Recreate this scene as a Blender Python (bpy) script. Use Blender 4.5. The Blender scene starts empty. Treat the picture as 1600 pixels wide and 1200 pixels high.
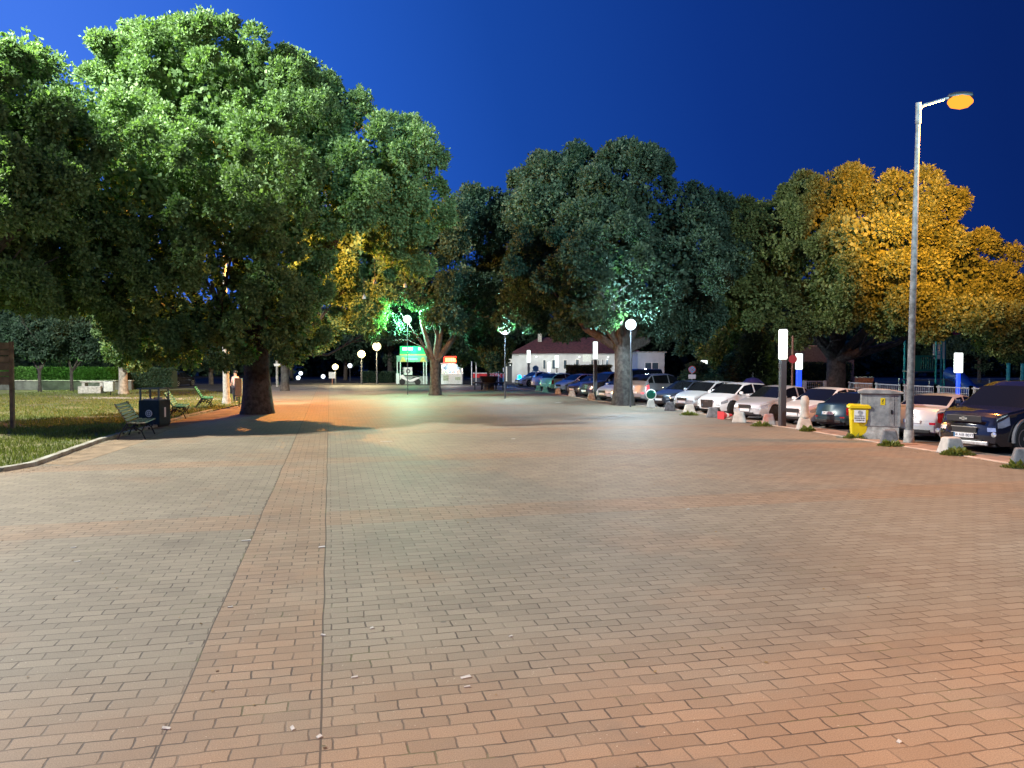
import bpy, math, random
import numpy as np
from mathutils import Vector, Matrix
R = math.radians
sc = bpy.context.scene
COL = sc.collection
# ------------------------------------------------------------------ camera
CH, F, HZ = 2.3, 1200.0, 563.0
PITCH = math.atan((600 - HZ) / F)
cam_d = bpy.data.cameras.new("camera"); cam = bpy.data.objects.new("camera", cam_d); COL.objects.link(cam)
cam.location = (0, 0, CH); cam.rotation_euler = (R(90) - PITCH, 0, 0)
cam_d.sensor_width = 36; cam_d.lens = 36 * F / 1600; cam_d.clip_end = 1500; cam_d.clip_start = 0.1
sc.camera = cam
# ------------------------------------------------------------------ world: dusk sky, afterglow on the left
world = bpy.data.worlds.new("World"); sc.world = world; world.use_nodes = True
nt = world.node_tree; nt.nodes.clear()
def wn(t): return nt.nodes.new(t)
w_out = wn('ShaderNodeOutputWorld'); w_bg = wn('ShaderNodeBackground'); w_tc = wn('ShaderNodeTexCoord')
w_sep = wn('ShaderNodeSeparateXYZ'); w_m1 = wn('ShaderNodeMath'); w_m2 = wn('ShaderNodeMath'); w_mr = wn('ShaderNodeMapRange'); w_cr = wn('ShaderNodeValToRGB')
nt.links.new(w_tc.outputs['Generated'], w_sep.inputs[0])
w_m1.operation = 'MULTIPLY_ADD'; w_m1.inputs[1].default_value = 0.30; w_m1.inputs[2].default_value = -0.09
nt.links.new(w_sep.outputs['Z'], w_m1.inputs[0])
w_m2.operation = 'ADD'; nt.links.new(w_sep.outputs['X'], w_m2.inputs[0]); nt.links.new(w_m1.outputs[0], w_m2.inputs[1])
w_mr.inputs['From Min'].default_value = -0.7; w_mr.inputs['From Max'].default_value = 0.7
w_mn = wn('ShaderNodeMath'); w_mn.operation = 'MINIMUM'; nt.links.new(w_sep.outputs['Y'], w_mn.inputs[0]); w_mn.inputs[1].default_value = .2
w_m3 = wn('ShaderNodeMath'); w_m3.operation = 'MULTIPLY_ADD'; nt.links.new(w_mn.outputs[0], w_m3.inputs[0]); w_m3.inputs[1].default_value = -.6; w_m3.inputs[2].default_value = .12
w_m4 = wn('ShaderNodeMath'); w_m4.operation = 'ADD'; nt.links.new(w_m2.outputs[0], w_m4.inputs[0]); nt.links.new(w_m3.outputs[0], w_m4.inputs[1])
nt.links.new(w_m4.outputs[0], w_mr.inputs['Value'])
cr = w_cr.color_ramp
SKY = [(0.0, (.075, .24, .95)), (0.16, (.058, .195, .84)), (0.34, (.020, .115, .60)), (0.5, (.009, .064, .37)), (0.68, (.0045, .034, .235)), (0.86, (.0026, .018, .135)), (1.0, (.002, .012, .09))]
while len(cr.elements) < len(SKY): cr.elements.new(0.5)
for e, (p, c) in zip(cr.elements, SKY): e.position = p; e.color = (*c, 1)
nt.links.new(w_mr.outputs[0], w_cr.inputs[0]); nt.links.new(w_cr.outputs[0], w_bg.inputs[0]); w_bg.inputs[1].default_value = 1.0
nt.links.new(w_bg.outputs[0], w_out.inputs[0])
sc.view_settings.view_transform = 'Standard'; sc.view_settings.look = 'None'; sc.view_settings.exposure = 0; sc.view_settings.gamma = 1
sc.cycles.max_bounces = 5; sc.cycles.diffuse_bounces = 3; sc.cycles.glossy_bounces = 3; sc.cycles.transmission_bounces = 3
sc.cycles.sample_clamp_indirect = 4
sc.cycles.use_denoising = True

# ------------------------------------------------------------------ helpers
def at(px, py, z=0.0):
    """point of the horizontal plane z that pixel (px,py) of the photograph sees"""
    rx, ry = (px - 800) / F, (600 - py) / F
    c, s = math.cos(PITCH), math.sin(PITCH)
    d = Vector((rx, c + ry * s, -s + ry * c)); t = (z - CH) / d.z
    return Vector((d.x * t, d.y * t, z))
def W(px, py, Y):
    rx, ry = (px - 800) / F, (600 - py) / F
    c, s = math.cos(PITCH), math.sin(PITCH)
    d = Vector((rx, c + ry * s, -s + ry * c)); t = Y / d.y
    return Vector((d.x * t, Y, CH + d.z * t))
def tag(o, label=None, cat=None, group=None, kind=None):
    if label: o['label'] = label
    if cat: o['category'] = cat
    if group: o['group'] = group
    if kind: o['kind'] = kind
    return o
def thing(name, label, cat, loc=(0, 0, 0), rotz=0.0, group=None, scale=1.0):
    o = bpy.data.objects.new(name, None); COL.objects.link(o)
    o.location = loc; o.rotation_euler = (0, 0, rotz); o.scale = (scale,) * 3; o.empty_display_size = .2
    return tag(o, label, cat, group)
def light(name, kind, loc, color, power, radius=.15, parent=None, **kw):
    l = bpy.data.lights.new(name, kind); l.color = color; l.energy = power; l.shadow_soft_size = radius
    for k, v in kw.items(): setattr(l, k, v)
    o = bpy.data.objects.new(name, l); COL.objects.link(o); o.location = loc
    if parent: o.parent = parent
    return o
class MB:
    def __init__(s): s.v = []; s.f = []
    def add(s, vs, fs):
        b = len(s.v); s.v += [tuple(v) for v in vs]; s.f += [tuple(i + b for i in f) for f in fs]; return s
    def box(s, c, d, rz=0.0, rx=0.0, ry=0.0, taper=1.0):
        M = Matrix.Translation(c) @ Matrix.Rotation(rz, 4, 'Z') @ Matrix.Rotation(ry, 4, 'Y') @ Matrix.Rotation(rx, 4, 'X')
        vs = []
        for z in (-1, 1):
            t = taper if z > 0 else 1
            for x, y in ((-1, -1), (1, -1), (1, 1), (-1, 1)): vs.append(M @ Vector((x * d[0] / 2 * t, y * d[1] / 2 * t, z * d[2] / 2)))
        return s.add(vs, [(3, 2, 1, 0), (4, 5, 6, 7), (0, 1, 5, 4), (1, 2, 6, 5), (2, 3, 7, 6), (3, 0, 4, 7)])
    def tube(s, pts, rad, n=8, cap=True, jit=0.0, rnd=None):
        pts = [Vector(p) for p in pts]; m = len(pts)
        if not hasattr(rad, '__len__'): rad = [rad] * m
        vs = []; ref = Vector((0.13, 0.9, 0.2)).normalized()
        for i, p in enumerate(pts):
            t = (pts[min(i + 1, m - 1)] - pts[max(i - 1, 0)]).normalized()
            a = t.cross(ref)
            if a.length < .1: a = t.cross(Vector((1, 0, 0)))
            a.normalize(); b = t.cross(a)
            for k in range(n):
                th = 2 * math.pi * k / n; r = rad[i] * (1 + (rnd.uniform(-jit, jit) if rnd else 0))
                vs.append(p + a * math.cos(th) * r + b * math.sin(th) * r)
        fs = []
        for i in range(m - 1):
            for k in range(n):
                k2 = (k + 1) % n; fs.append((i * n + k, i * n + k2, (i + 1) * n + k2, (i + 1) * n + k))
        if cap: fs.append(tuple(range(n))[::-1]); fs.append(tuple(range((m - 1) * n, m * n)))
        return s.add(vs, fs)
    def lathe(s, prof, n=16, c=(0, 0, 0), axis='z', ring=False):
        vs = []; fs = []; c = Vector(c)
        for r, z in prof:
            for k in range(n):
                th = 2 * math.pi * k / n; x, y = r * math.cos(th), r * math.sin(th)
                vs.append(c + (Vector((x, y, z)) if axis == 'z' else Vector((x, z, y)) if axis == 'y' else Vector((z, x, y))))
        m = len(prof)
        for i in range(m - 1):
            for k in range(n): k2 = (k + 1) % n; fs.append((i * n + k, i * n + k2, (i + 1) * n + k2, (i + 1) * n + k))
        if ring: fs += [((m - 1) * n + k, (m - 1) * n + (k + 1) % n, (k + 1) % n, k) for k in range(n)]
        else: fs.append(tuple(range(n))); fs.append(tuple(range((m - 1) * n, m * n)))
        return s.add(vs, fs)
    def prism(s, poly, z0, z1):
        n = len(poly); vs = [(x, y, z0) for x, y in poly] + [(x, y, z1) for x, y in poly]
        fs = [tuple(range(n))[::-1], tuple(range(n, 2 * n))] + [(i, (i + 1) % n, n + (i + 1) % n, n + i) for i in range(n)]
        return s.add(vs, fs)
    def xprism(s, poly, y0, y1):   # polygon in x,z extruded along y
        n = len(poly); vs = [(x, y0, z) for x, z in poly] + [(x, y1, z) for x, z in poly]
        fs = [tuple(range(n))[::-1], tuple(range(n, 2 * n))] + [(i, (i + 1) % n, n + (i + 1) % n, n + i) for i in range(n)]
        return s.add(vs, fs)
    def build(s, name, mat, parent=None, smooth=False, bevel=0.0, loc=None):
        me = bpy.data.meshes.new(name); me.from_pydata(s.v, [], s.f); me.validate()
        import bmesh
        bm = bmesh.new(); bm.from_mesh(me); bmesh.ops.recalc_face_normals(bm, faces=bm.faces); bm.to_mesh(me); bm.free()
        if smooth:
            me.polygons.foreach_set('use_smooth', [True] * len(me.polygons)); me.update()
            try: me.set_sharp_from_angle(angle=R(40))
            except Exception: pass
        me.materials.append(mat); o = bpy.data.objects.new(name, me); COL.objects.link(o)
        if parent: o.parent = parent
        if loc is not None: o.location = loc
        if bevel:
            b = o.modifiers.new('bevel', 'BEVEL'); b.width = bevel; b.segments = 2; b.limit_method = 'ANGLE'
        return o
def copy_tree(o, parent=None):
    c = o.copy(); COL.objects.link(c)
    if parent: c.parent = parent
    for ch in list(o.children): copy_tree(ch, c)
    return c
def text(name, body, size, mat, parent, M, ext=0.004):
    cu = bpy.data.curves.new(name, 'FONT'); cu.body = body; cu.size = size; cu.align_x = 'CENTER'; cu.align_y = 'CENTER'; cu.extrude = ext
    t = bpy.data.objects.new(name, cu); COL.objects.link(t); bpy.context.view_layer.update()
    me = bpy.data.meshes.new_from_object(t.evaluated_get(bpy.context.evaluated_depsgraph_get()))
    bpy.data.objects.remove(t); me.materials.clear(); me.materials.append(mat); me.transform(M)
    o = bpy.data.objects.new(name, me); COL.objects.link(o)
    if parent: o.parent = parent
    return o
# upright text reading from -Y (towards the camera): x right, z up
def Mfront(x, y, z, rz=0): return Matrix.Translation((x, y, z)) @ Matrix.Rotation(rz, 4, 'Z') @ Matrix.Rotation(R(90), 4, 'X')

# ------------------------------------------------------------------ materials
def mat(name, col=(.5, .5, .5), rough=.6, metal=0., spec=.5, emit=None, es=0., coat=0., noise=0., nscale=8., bump=0., bscale=30., col2=None, trans=0., alpha=1.):
    m = bpy.data.materials.new(name); m.use_nodes = True; n = m.node_tree.nodes; l = m.node_tree.links
    b = n['Principled BSDF']; b.inputs['Base Color'].default_value = (*col, 1); b.inputs['Roughness'].default_value = rough
    b.inputs['Metallic'].default_value = metal; b.inputs['Specular IOR Level'].default_value = spec
    if coat: b.inputs['Coat Weight'].default_value = coat; b.inputs['Coat Roughness'].default_value = .06
    if trans: b.inputs['Transmission Weight'].default_value = trans
    if emit: b.inputs['Emission Color'].default_value = (*emit, 1); b.inputs['Emission Strength'].default_value = es
    tc = None
    if noise or col2:
        tc = n.new('ShaderNodeTexCoord'); no = n.new('ShaderNodeTexNoise'); no.inputs['Scale'].default_value = nscale; no.inputs['Detail'].default_value = 6
        l.new(tc.outputs['Object'], no.inputs['Vector'])
        r = n.new('ShaderNodeValToRGB'); c2 = col2 or tuple(c * (1 - noise) for c in col); c1 = col if col2 else tuple(min(1, c * (1 + noise)) for c in col)
        r.color_ramp.elements[0].position = .35; r.color_ramp.elements[1].position = .65
        r.color_ramp.elements[0].color = (*c2, 1); r.color_ramp.elements[1].color = (*c1, 1)
        l.new(no.outputs[0], r.inputs[0]); l.new(r.outputs[0], b.inputs['Base Color'])
    if bump:
        tc = tc or n.new('ShaderNodeTexCoord'); n2 = n.new('ShaderNodeTexNoise'); n2.inputs['Scale'].default_value = bscale; n2.inputs['Detail'].default_value = 8
        l.new(tc.outputs['Object'], n2.inputs['Vector']); bp = n.new('ShaderNodeBump'); bp.inputs['Strength'].default_value = bump; bp.inputs['Distance'].default_value = .03
        l.new(n2.outputs[0], bp.inputs['Height']); l.new(bp.outputs[0], b.inputs['Normal'])
    return m
def leafmat(name, c1, c2, tr=.35):
    m = bpy.data.materials.new(name); m.use_nodes = True; n = m.node_tree.nodes; l = m.node_tree.links; n.clear()
    out = n.new('ShaderNodeOutputMaterial'); g = n.new('ShaderNodeNewGeometry'); r = n.new('ShaderNodeValToRGB')
    r.color_ramp.elements[0].color = (*c1, 1); r.color_ramp.elements[1].color = (*c2, 1); l.new(g.outputs['Random Per Island'], r.inputs[0])
    p = n.new('ShaderNodeBsdfPrincipled'); p.inputs['Roughness'].default_value = .6; p.inputs['Specular IOR Level'].default_value = .22; l.new(r.outputs[0], p.inputs['Base Color'])
    t = n.new('ShaderNodeBsdfTranslucent'); hs = n.new('ShaderNodeMix'); hs.data_type = 'RGBA'; hs.blend_type = 'MULTIPLY'; hs.inputs[0].default_value = 1
    l.new(r.outputs[0], hs.inputs[6]); hs.inputs[7].default_value = (1.1, 1.3, .5, 1); l.new(hs.outputs[2], t.inputs['Color'])
    mx = n.new('ShaderNodeMixShader'); mx.inputs[0].default_value = tr; l.new(p.outputs[0], mx.inputs[1]); l.new(t.outputs[0], mx.inputs[2]); l.new(mx.outputs[0], out.inputs[0])
    return m
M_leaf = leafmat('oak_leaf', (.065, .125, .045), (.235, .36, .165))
M_leaf2 = leafmat('dim_teal_leaf', (.022, .052, .038), (.08, .14, .095))  # leaf darkened and blued; dim teal ambient light is put into the colour
M_leaf3 = leafmat('dim_oak_leaf', (.05, .085, .03), (.20, .25, .09))  # darker leaf for the wide oak; its unlit look is put into the colour
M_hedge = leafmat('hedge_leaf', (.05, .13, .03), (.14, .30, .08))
M_conif = leafmat('conifer_leaf', (.04, .05, .025), (.13, .13, .06))
M_bark = mat('bark', (.05, .045, .042), .9, noise=.5, nscale=6, bump=1.0, bscale=14)
M_barkpale = mat('pale_bark', (.30, .28, .24), .9, noise=.4, nscale=5, bump=.8, bscale=16)
M_conc = mat('concrete', (.42, .41, .38), .85, noise=.3, nscale=7, bump=.4, bscale=40)
M_concdark = mat('dark_concrete', (.12, .125, .135), .85, noise=.3, nscale=9, bump=.4, bscale=40)
M_concred = mat('worn_red_concrete', (.34, .33, .31), .85, col2=(.38, .16, .13), nscale=4, bump=.4)
M_concpale = mat('pale_concrete', (.45, .43, .39), .85, noise=.15, nscale=6, bump=.3)
M_cab = mat('cabinet_concrete', (.36, .36, .35), .9, col2=(.20, .205, .21), nscale=5, bump=.5, bscale=30)
M_galv = mat('galvanised_steel', (.45, .46, .47), .5, metal=.6, noise=.25, nscale=12)
M_pole = mat('weathered_pole', (.17, .17, .17), .7, metal=.2, noise=.35, nscale=9, bump=.2)
M_iron = mat('cast_iron', (.02, .02, .022), .5, metal=.4)
M_black = mat('black_plastic', (.015, .015, .017), .5)
M_rubber = mat('tyre_rubber', (.022, .022, .022), .85)
M_rim = mat('alloy_rim', (.55, .55, .56), .3, metal=.9)
M_rimdark = mat('dark_alloy_rim', (.06, .06, .065), .35, metal=.8)
M_glass = mat('car_glass', (.006, .007, .009), .10, spec=.25)
M_chrome = mat('chrome', (.7, .7, .7), .15, metal=1)
M_lens = mat('headlight_lens', (.62, .64, .66), .12, metal=.6, coat=1, noise=.35, nscale=5)
M_tail = mat('tail_lens', (.35, .015, .015), .15, coat=1, noise=.4, nscale=12)
M_tailon = mat('lit_tail_lens', (.6, .02, .02), .2, emit=(1, .06, .08), es=2.2)
M_plate = mat('plate_white', (.78, .78, .80), .4)
M_ink = mat('plate_ink', (.02, .02, .03), .6)
M_white = mat('white_paint', (.78, .78, .76), .5, noise=.06)
M_wall = mat('white_render', (.55, .57, .60), .85, noise=.08, nscale=2)
M_roof = mat('red_roof_tile', (.11, .035, .03), .8, noise=.4, nscale=4, bump=.6)
M_yellow = mat('yellow_plastic', (.80, .58, .01), .38, noise=.06, nscale=6)
M_sticker = mat('label_white', (.82, .80, .78), .5)
M_green = mat('green_slat', (.03, .30, .16), .5, noise=.3)
M_slat = mat('worn_slat', (.13, .20, .13), .65, col2=(.20, .17, .13), nscale=5)
M_wood = mat('brown_wood', (.20, .125, .08), .8, noise=.35, nscale=5, bump=.3)
M_post = mat('charcoal_post', (.07, .075, .09), .45, metal=.4)
M_darkgreen = mat('dark_bin_steel', (.018, .035, .036), .5, metal=.2, noise=.2)
M_binsage = mat('grey_green_steel', (.20, .24, .21), .5, metal=.3)
M_bingrey = mat('pale_grey_bin', (.50, .52, .50), .6, noise=.15)
M_skin = mat('skin', (.55, .35, .26), .6)
M_shirt = mat('pink_shirt', (.80, .45, .38), .8)
M_trouser = mat('dark_trousers', (.03, .03, .04), .8)
M_hair = mat('dark_hair', (.015, .012, .01), .6)
M_red = mat('red_paint', (.5, .03, .03), .5)
M_teal = mat('teal_paint', (.02, .30, .32), .45, noise=.2)
M_playgreen = mat('play_green', (.02, .22, .15), .5)
M_playblue = mat('play_blue', (.02, .08, .35), .4)
M_ledblue = mat('blue_light_strip', (.02, .05, .6), .4, emit=(.02, .08, 1), es=1.6)
M_led = mat('lit_diffuser', (.9, .9, .9), .4, emit=(.86, 1, .93), es=1.7)
M_globe = mat('lit_globe', (.9, .9, .9), .4, emit=(.75, .92, 1), es=3)
M_globeg = mat('lit_green_white_globe', (.9, .9, .9), .4, emit=(.6, 1, .8), es=3)
M_sodium = mat('sodium_lens', (0, 0, 0), .6, spec=0., emit=(1, .30, .03), es=1.9)
M_warm = mat('warm_globe', (.9, .8, .5), .3, emit=(1, .78, .36), es=3)
M_coolfar = mat('far_globe', (.9, .9, .9), .3, emit=(.8, .9, 1), es=3)
M_stallwhite = mat('stall_panel', (.72, .78, .76), .5, noise=.1)
M_greensign = mat('green_lit_sign', (.002, .10, .03), .4, emit=(.0, .9, .25), es=1.0)
M_greenhot = mat('green_lit_letters', (.5, 1, .8), .4, emit=(.35, 1, .75), es=7)
M_redsign = mat('red_lit_sign', (.8, .05, .03), .4, emit=(1, .06, .03), es=2.2)
M_redhot = mat('orange_lit_letters', (1, .6, .2), .4, emit=(1, .55, .12), es=5)
M_redtext = mat('red_lettering', (.6, .02, .03), .5)
M_orangepic = mat('food_picture', (.65, .30, .08), .5, col2=(.75, .55, .2), nscale=3)
M_bluebeacon = mat('blue_beacon', (.02, .1, .9), .3, emit=(.0, .22, 1), es=14)
M_purple = mat('purple_sign', (.20, .08, .42), .5)
M_signred = mat('sign_red', (.55, .04, .05), .5)
M_signblue = mat('sign_blue', (.10, .30, .55), .5)
M_pinkplate = mat('pink_white_plate', (.8, .6, .65), .5)
M_rust = mat('rusty_pole', (.30, .14, .09), .8, noise=.3)
M_brick = mat('orange_brick', (.42, .19, .10), .9, noise=.3, nscale=10)
M_window = mat('window_glass', (.06, .09, .12), .1, spec=.8)
M_darkwall = mat('dark_grey_wall', (.16, .17, .18), .9, noise=.2)
M_stonewall = mat('grey_stone_wall', (.10, .105, .105), .9, noise=.35, nscale=1.5, bump=.6, bscale=6)
M_darkshop = mat('shop_dark', (.04, .05, .07), .6)
M_purplecloth = mat('purple_canvas', (.05, .03, .16), .8)
def paint(name, c, metal=.35, rough=.32): return mat(name, c, rough, metal=metal, coat=1.0)

# ------------------------------------------------------------------ ground, plaza, lawn
def sheet(name, pts, z, m, kind='structure'):
    me = bpy.data.meshes.new(name); me.from_pydata([(p[0], p[1], z) for p in pts], [], [tuple(range(len(pts)))]); me.update()
    if me.polygons[0].normal.z < 0: me.flip_normals()
    me.materials.append(m); o = bpy.data.objects.new(name, me); COL.objects.link(o); o['kind'] = kind; return o
M_earth = mat('far_asphalt', (.05, .05, .05), .95, spec=.05, noise=.3, nscale=.5, bump=.3, bscale=20)
M_asph = mat('parking_asphalt', (.085, .08, .075), .85, col2=(.055, .055, .057), nscale=1.5, bump=.5, bscale=60)
sheet('ground', [(-600, -60), (600, -60), (600, 1000), (-600, 1000)], -.024, M_earth)
def plazamat():
    m = bpy.data.materials.new('plaza_pavers'); m.use_nodes = True; n = m.node_tree.nodes; l = m.node_tree.links; b = n['Principled BSDF']
    def N(t, **k):
        x = n.new(t)
        for a, v in k.items(): setattr(x, a, v)
        return x
    def L(a, bb): l.new(a, bb)
    def math_(op, a, bv=None, c=None):
        x = N('ShaderNodeMath', operation=op)
        for i, v in enumerate((a, bv, c)):
            if v is None: continue
            if isinstance(v, (int, float)): x.inputs[i].default_value = v
            else: L(v, x.inputs[i])
        return x.outputs[0]
    def noise(vec, s, d=3, r=.5):
        x = N('ShaderNodeTexNoise'); x.inputs['Scale'].default_value = s; x.inputs['Detail'].default_value = d; x.inputs['Roughness'].default_value = r; L(vec, x.inputs['Vector']); return x
    def mixc(f, a, bb, mode='MIX'):
        x = N('ShaderNodeMix', data_type='RGBA', blend_type=mode)
        if isinstance(f, (int, float)): x.inputs[0].default_value = f
        else: L(f, x.inputs[0])
        for i, v in ((6, a), (7, bb)):
            if isinstance(v, tuple): x.inputs[i].default_value = (*v, 1)
            else: L(v, x.inputs[i])
        return x.outputs[2]
    tc = N('ShaderNodeTexCoord'); mp = N('ShaderNodeMapping'); mp.inputs['Rotation'].default_value = (0, 0, R(-13.35)); L(tc.outputs['Object'], mp.inputs['Vector'])
    # irregular laying: slow wobble plus fine wobble of the joints
    w1 = noise(mp.outputs[0], .55, 2); w2 = noise(mp.outputs[0], 7.0, 2)
    def cen(o, s): 
        x = N('ShaderNodeVectorMath', operation='SUBTRACT'); L(o, x.inputs[0]); x.inputs[1].default_value = (.5, .5, .5)
        y = N('ShaderNodeVectorMath', operation='SCALE'); L(x.outputs[0], y.inputs[0]); y.inputs['Scale'].default_value = s; return y.outputs[0]
    a1 = N('ShaderNodeVectorMath', operation='ADD'); L(mp.outputs[0], a1.inputs[0]); L(cen(w1.outputs['Color'], .05), a1.inputs[1])
    a2 = N('ShaderNodeVectorMath', operation='ADD'); L(a1.outputs[0], a2.inputs[0]); L(cen(w2.outputs['Color'], .034), a2.inputs[1])
    sp = N('ShaderNodeSeparateXYZ'); L(a1.outputs[0], sp.inputs[0]); S, T = sp.outputs['X'], sp.outputs['Y']
    br = N('ShaderNodeTexBrick'); br.offset = .5; L(a2.outputs[0], br.inputs['Vector'])
    br.inputs['Color1'].default_value = (0, 0, 0, 1); br.inputs['Color2'].default_value = (1, 1, 1, 1); br.inputs['Mortar'].default_value = (.5, .5, .5, 1)
    br.inputs['Scale'].default_value = 1; br.inputs['Mortar Size'].default_value = .0075; br.inputs['Mortar Smooth'].default_value = .35; br.inputs['Bias'].default_value = 0
    br.inputs['Brick Width'].default_value = .29; br.inputs['Row Height'].default_value = .148
    var = br.outputs['Color']; mort = br.outputs['Fac']
    # long joints of the strip
    def line(c, wd):
        d = math_('ABSOLUTE', math_('SUBTRACT', S, c)); return math_('LESS_THAN', d, wd)
    joints = math_('MAXIMUM', line(-.07, .007), line(-1.0, .006))
    # joints fade where sand fills them
    jf = noise(mp.outputs[0], 2.3, 4); jfr = N('ShaderNodeMapRange'); L(jf.outputs[0], jfr.inputs[0]); jfr.inputs['From Min'].default_value = .35; jfr.inputs['From Max'].default_value = .6; jfr.inputs['To Min'].default_value = .35
    mortf = math_('MAXIMUM', math_('MULTIPLY', mort, jfr.outputs[0]), joints)
    # red strip and red bands
    strip = math_('MULTIPLY', math_('GREATER_THAN', S, -1.0), math_('LESS_THAN', S, -.07))
    bt = math_('FLOORED_MODULO', math_('ADD', T, -10.95), 6.6)
    band = math_('LESS_THAN', bt, 1.0)
    pn = noise(mp.outputs[0], .35, 3); pr = N('ShaderNodeMapRange'); L(pn.outputs[0], pr.inputs[0]); pr.inputs['From Min'].default_value = .56; pr.inputs['From Max'].default_value = .64
    near = N('ShaderNodeMapRange'); L(T, near.inputs[0]); near.inputs['From Min'].default_value = 6.3; near.inputs['From Max'].default_value = 4.6
    m1 = math_('MAXIMUM', math_('MULTIPLY', strip, .62), math_('MULTIPLY', band, .5))
    m2 = math_('MAXIMUM', m1, math_('MULTIPLY', pr.outputs[0], .3)); m3 = math_('MAXIMUM', m2, math_('MULTIPLY', near.outputs[0], .7))
    fade = noise(mp.outputs[0], 1.1, 4); fr = N('ShaderNodeMapRange'); L(fade.outputs[0], fr.inputs[0]); fr.inputs['From Min'].default_value = .25; fr.inputs['From Max'].default_value = .6; fr.inputs['To Min'].default_value = .45
    red = math_('MULTIPLY', m3, fr.outputs[0])
    base = mixc(red, (.208, .177, .128), (.262, .157, .088))
    vr = N('ShaderNodeMapRange'); L(var, vr.inputs[0]); vr.inputs['To Min'].default_value = .88; vr.inputs['To Max'].default_value = 1.10
    vg = N('ShaderNodeCombineColor'); [L(vr.outputs[0], vg.inputs[i]) for i in range(3)]
    base = mixc(1.0, base, vg.outputs[0], 'MULTIPLY')
    # grain and pale chips
    g1 = noise(tc.outputs['Object'], 120, 3, .7); g1r = N('ShaderNodeMapRange'); L(g1.outputs[0], g1r.inputs[0]); g1r.inputs['From Min'].default_value = .3; g1r.inputs['From Max'].default_value = .7; g1r.inputs['To Min'].default_value = .66; g1r.inputs['To Max'].default_value = 1.34
    gg = N('ShaderNodeCombineColor'); [L(g1r.outputs[0], gg.inputs[i]) for i in range(3)]
    base = mixc(1.0, base, gg.outputs[0], 'MULTIPLY')
    ch = noise(tc.outputs['Object'], 42, 2, .5); cm = noise(mp.outputs[0], 1.7, 3); chm = math_('MULTIPLY', math_('GREATER_THAN', ch.outputs[0], .72), math_('GREATER_THAN', cm.outputs[0], .48))
    base = mixc(math_('MULTIPLY', chm, .6), base, (.60, .54, .42))
    # big soft stains
    st = noise(mp.outputs[0], .22, 5, .6); sr = N('ShaderNodeMapRange'); L(st.outputs[0], sr.inputs[0]); sr.inputs['From Min'].default_value = .3; sr.inputs['From Max'].default_value = .7; sr.inputs['To Min'].default_value = .80; sr.inputs['To Max'].default_value = 1.12
    ss = N('ShaderNodeCombineColor'); [L(sr.outputs[0], ss.inputs[i]) for i in range(3)]
    base = mixc(1.0, base, ss.outputs[0], 'MULTIPLY')
    # gum spots and dark drips
    vo = N('ShaderNodeTexVoronoi'); vo.inputs['Scale'].default_value = 1.4; L(a2.outputs[0], vo.inputs['Vector'])
    vs_ = math_('MULTIPLY', math_('LESS_THAN', vo.outputs['Distance'], .035), math_('GREATER_THAN', cm.outputs[0], .5))
    base = mixc(math_('MULTIPLY', vs_, .6), base, (.07, .06, .055))
    d2 = noise(mp.outputs[0], .8, 6, .65); d2r = N('ShaderNodeMapRange'); L(d2.outputs[0], d2r.inputs[0]); d2r.inputs['From Min'].default_value = .56; d2r.inputs['From Max'].default_value = .72; d2r.inputs['To Max'].default_value = .5
    base = mixc(d2r.outputs[0], base, (.12, .095, .075))
    # moss in joints
    ms = noise(mp.outputs[0], 1.3, 4); mor = mixc(math_('GREATER_THAN', ms.outputs[0], .62), (.04, .028, .02), (.06, .06, .02))
    base = mixc(math_('MULTIPLY', mortf, .85), base, mor)
    L(base, b.inputs['Base Color'])
    rr = N('ShaderNodeMapRange'); L(st.outputs[0], rr.inputs[0]); rr.inputs['To Min'].default_value = .56; rr.inputs['To Max'].default_value = .78; L(rr.outputs[0], b.inputs['Roughness'])
    b.inputs['Specular IOR Level'].default_value = .4
    h = math_('ADD', math_('MULTIPLY', mortf, -1.0), math_('ADD', math_('MULTIPLY', var, .18), math_('MULTIPLY', g1.outputs[0], .35)))
    h = math_('ADD', h, math_('MULTIPLY', w1.outputs[0], 2.0))
    bp = N('ShaderNodeBump'); bp.inputs['Strength'].default_value = .75; bp.inputs['Distance'].default_value = .008; L(h, bp.inputs['Height']); L(bp.outputs[0], b.inputs['Normal'])
    return m
M_plaza = plazamat()
KR = [(1700, 745), (1600, 728), (1480, 708), (1380, 693), (1270, 674), (1150, 656), (1050, 639), (930, 626), (830, 609), (770, 602.5)]   # right kerb
KL = [(-260, 760), (0, 737), (50, 728), (110, 706), (155, 690), (190, 680), (240, 668), (290, 652), (330, 643), (372, 634), (400, 622), (420, 612), (425, 601.5)]
kr = [at(*p) for p in KR]; kl = [at(*p) for p in KL]
plaza_pts = [(40, -3), (-40, -3), (-40, kl[0].y)] + [(p.x, p.y) for p in kl] + [(p.x, p.y) for p in reversed(kr)] + [(40, kr[0].y - 9)]
sheet('plaza', plaza_pts, 0, M_plaza)
sheet('car_park', [(p.x - .3, p.y) for p in kr] + [(-6, 100), (90, 100), (90, 4), (22, 4)], -.012, M_asph)
M_walk = mat('far_pavement', (.34, .32, .28), .8, noise=.2, nscale=1)
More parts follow.
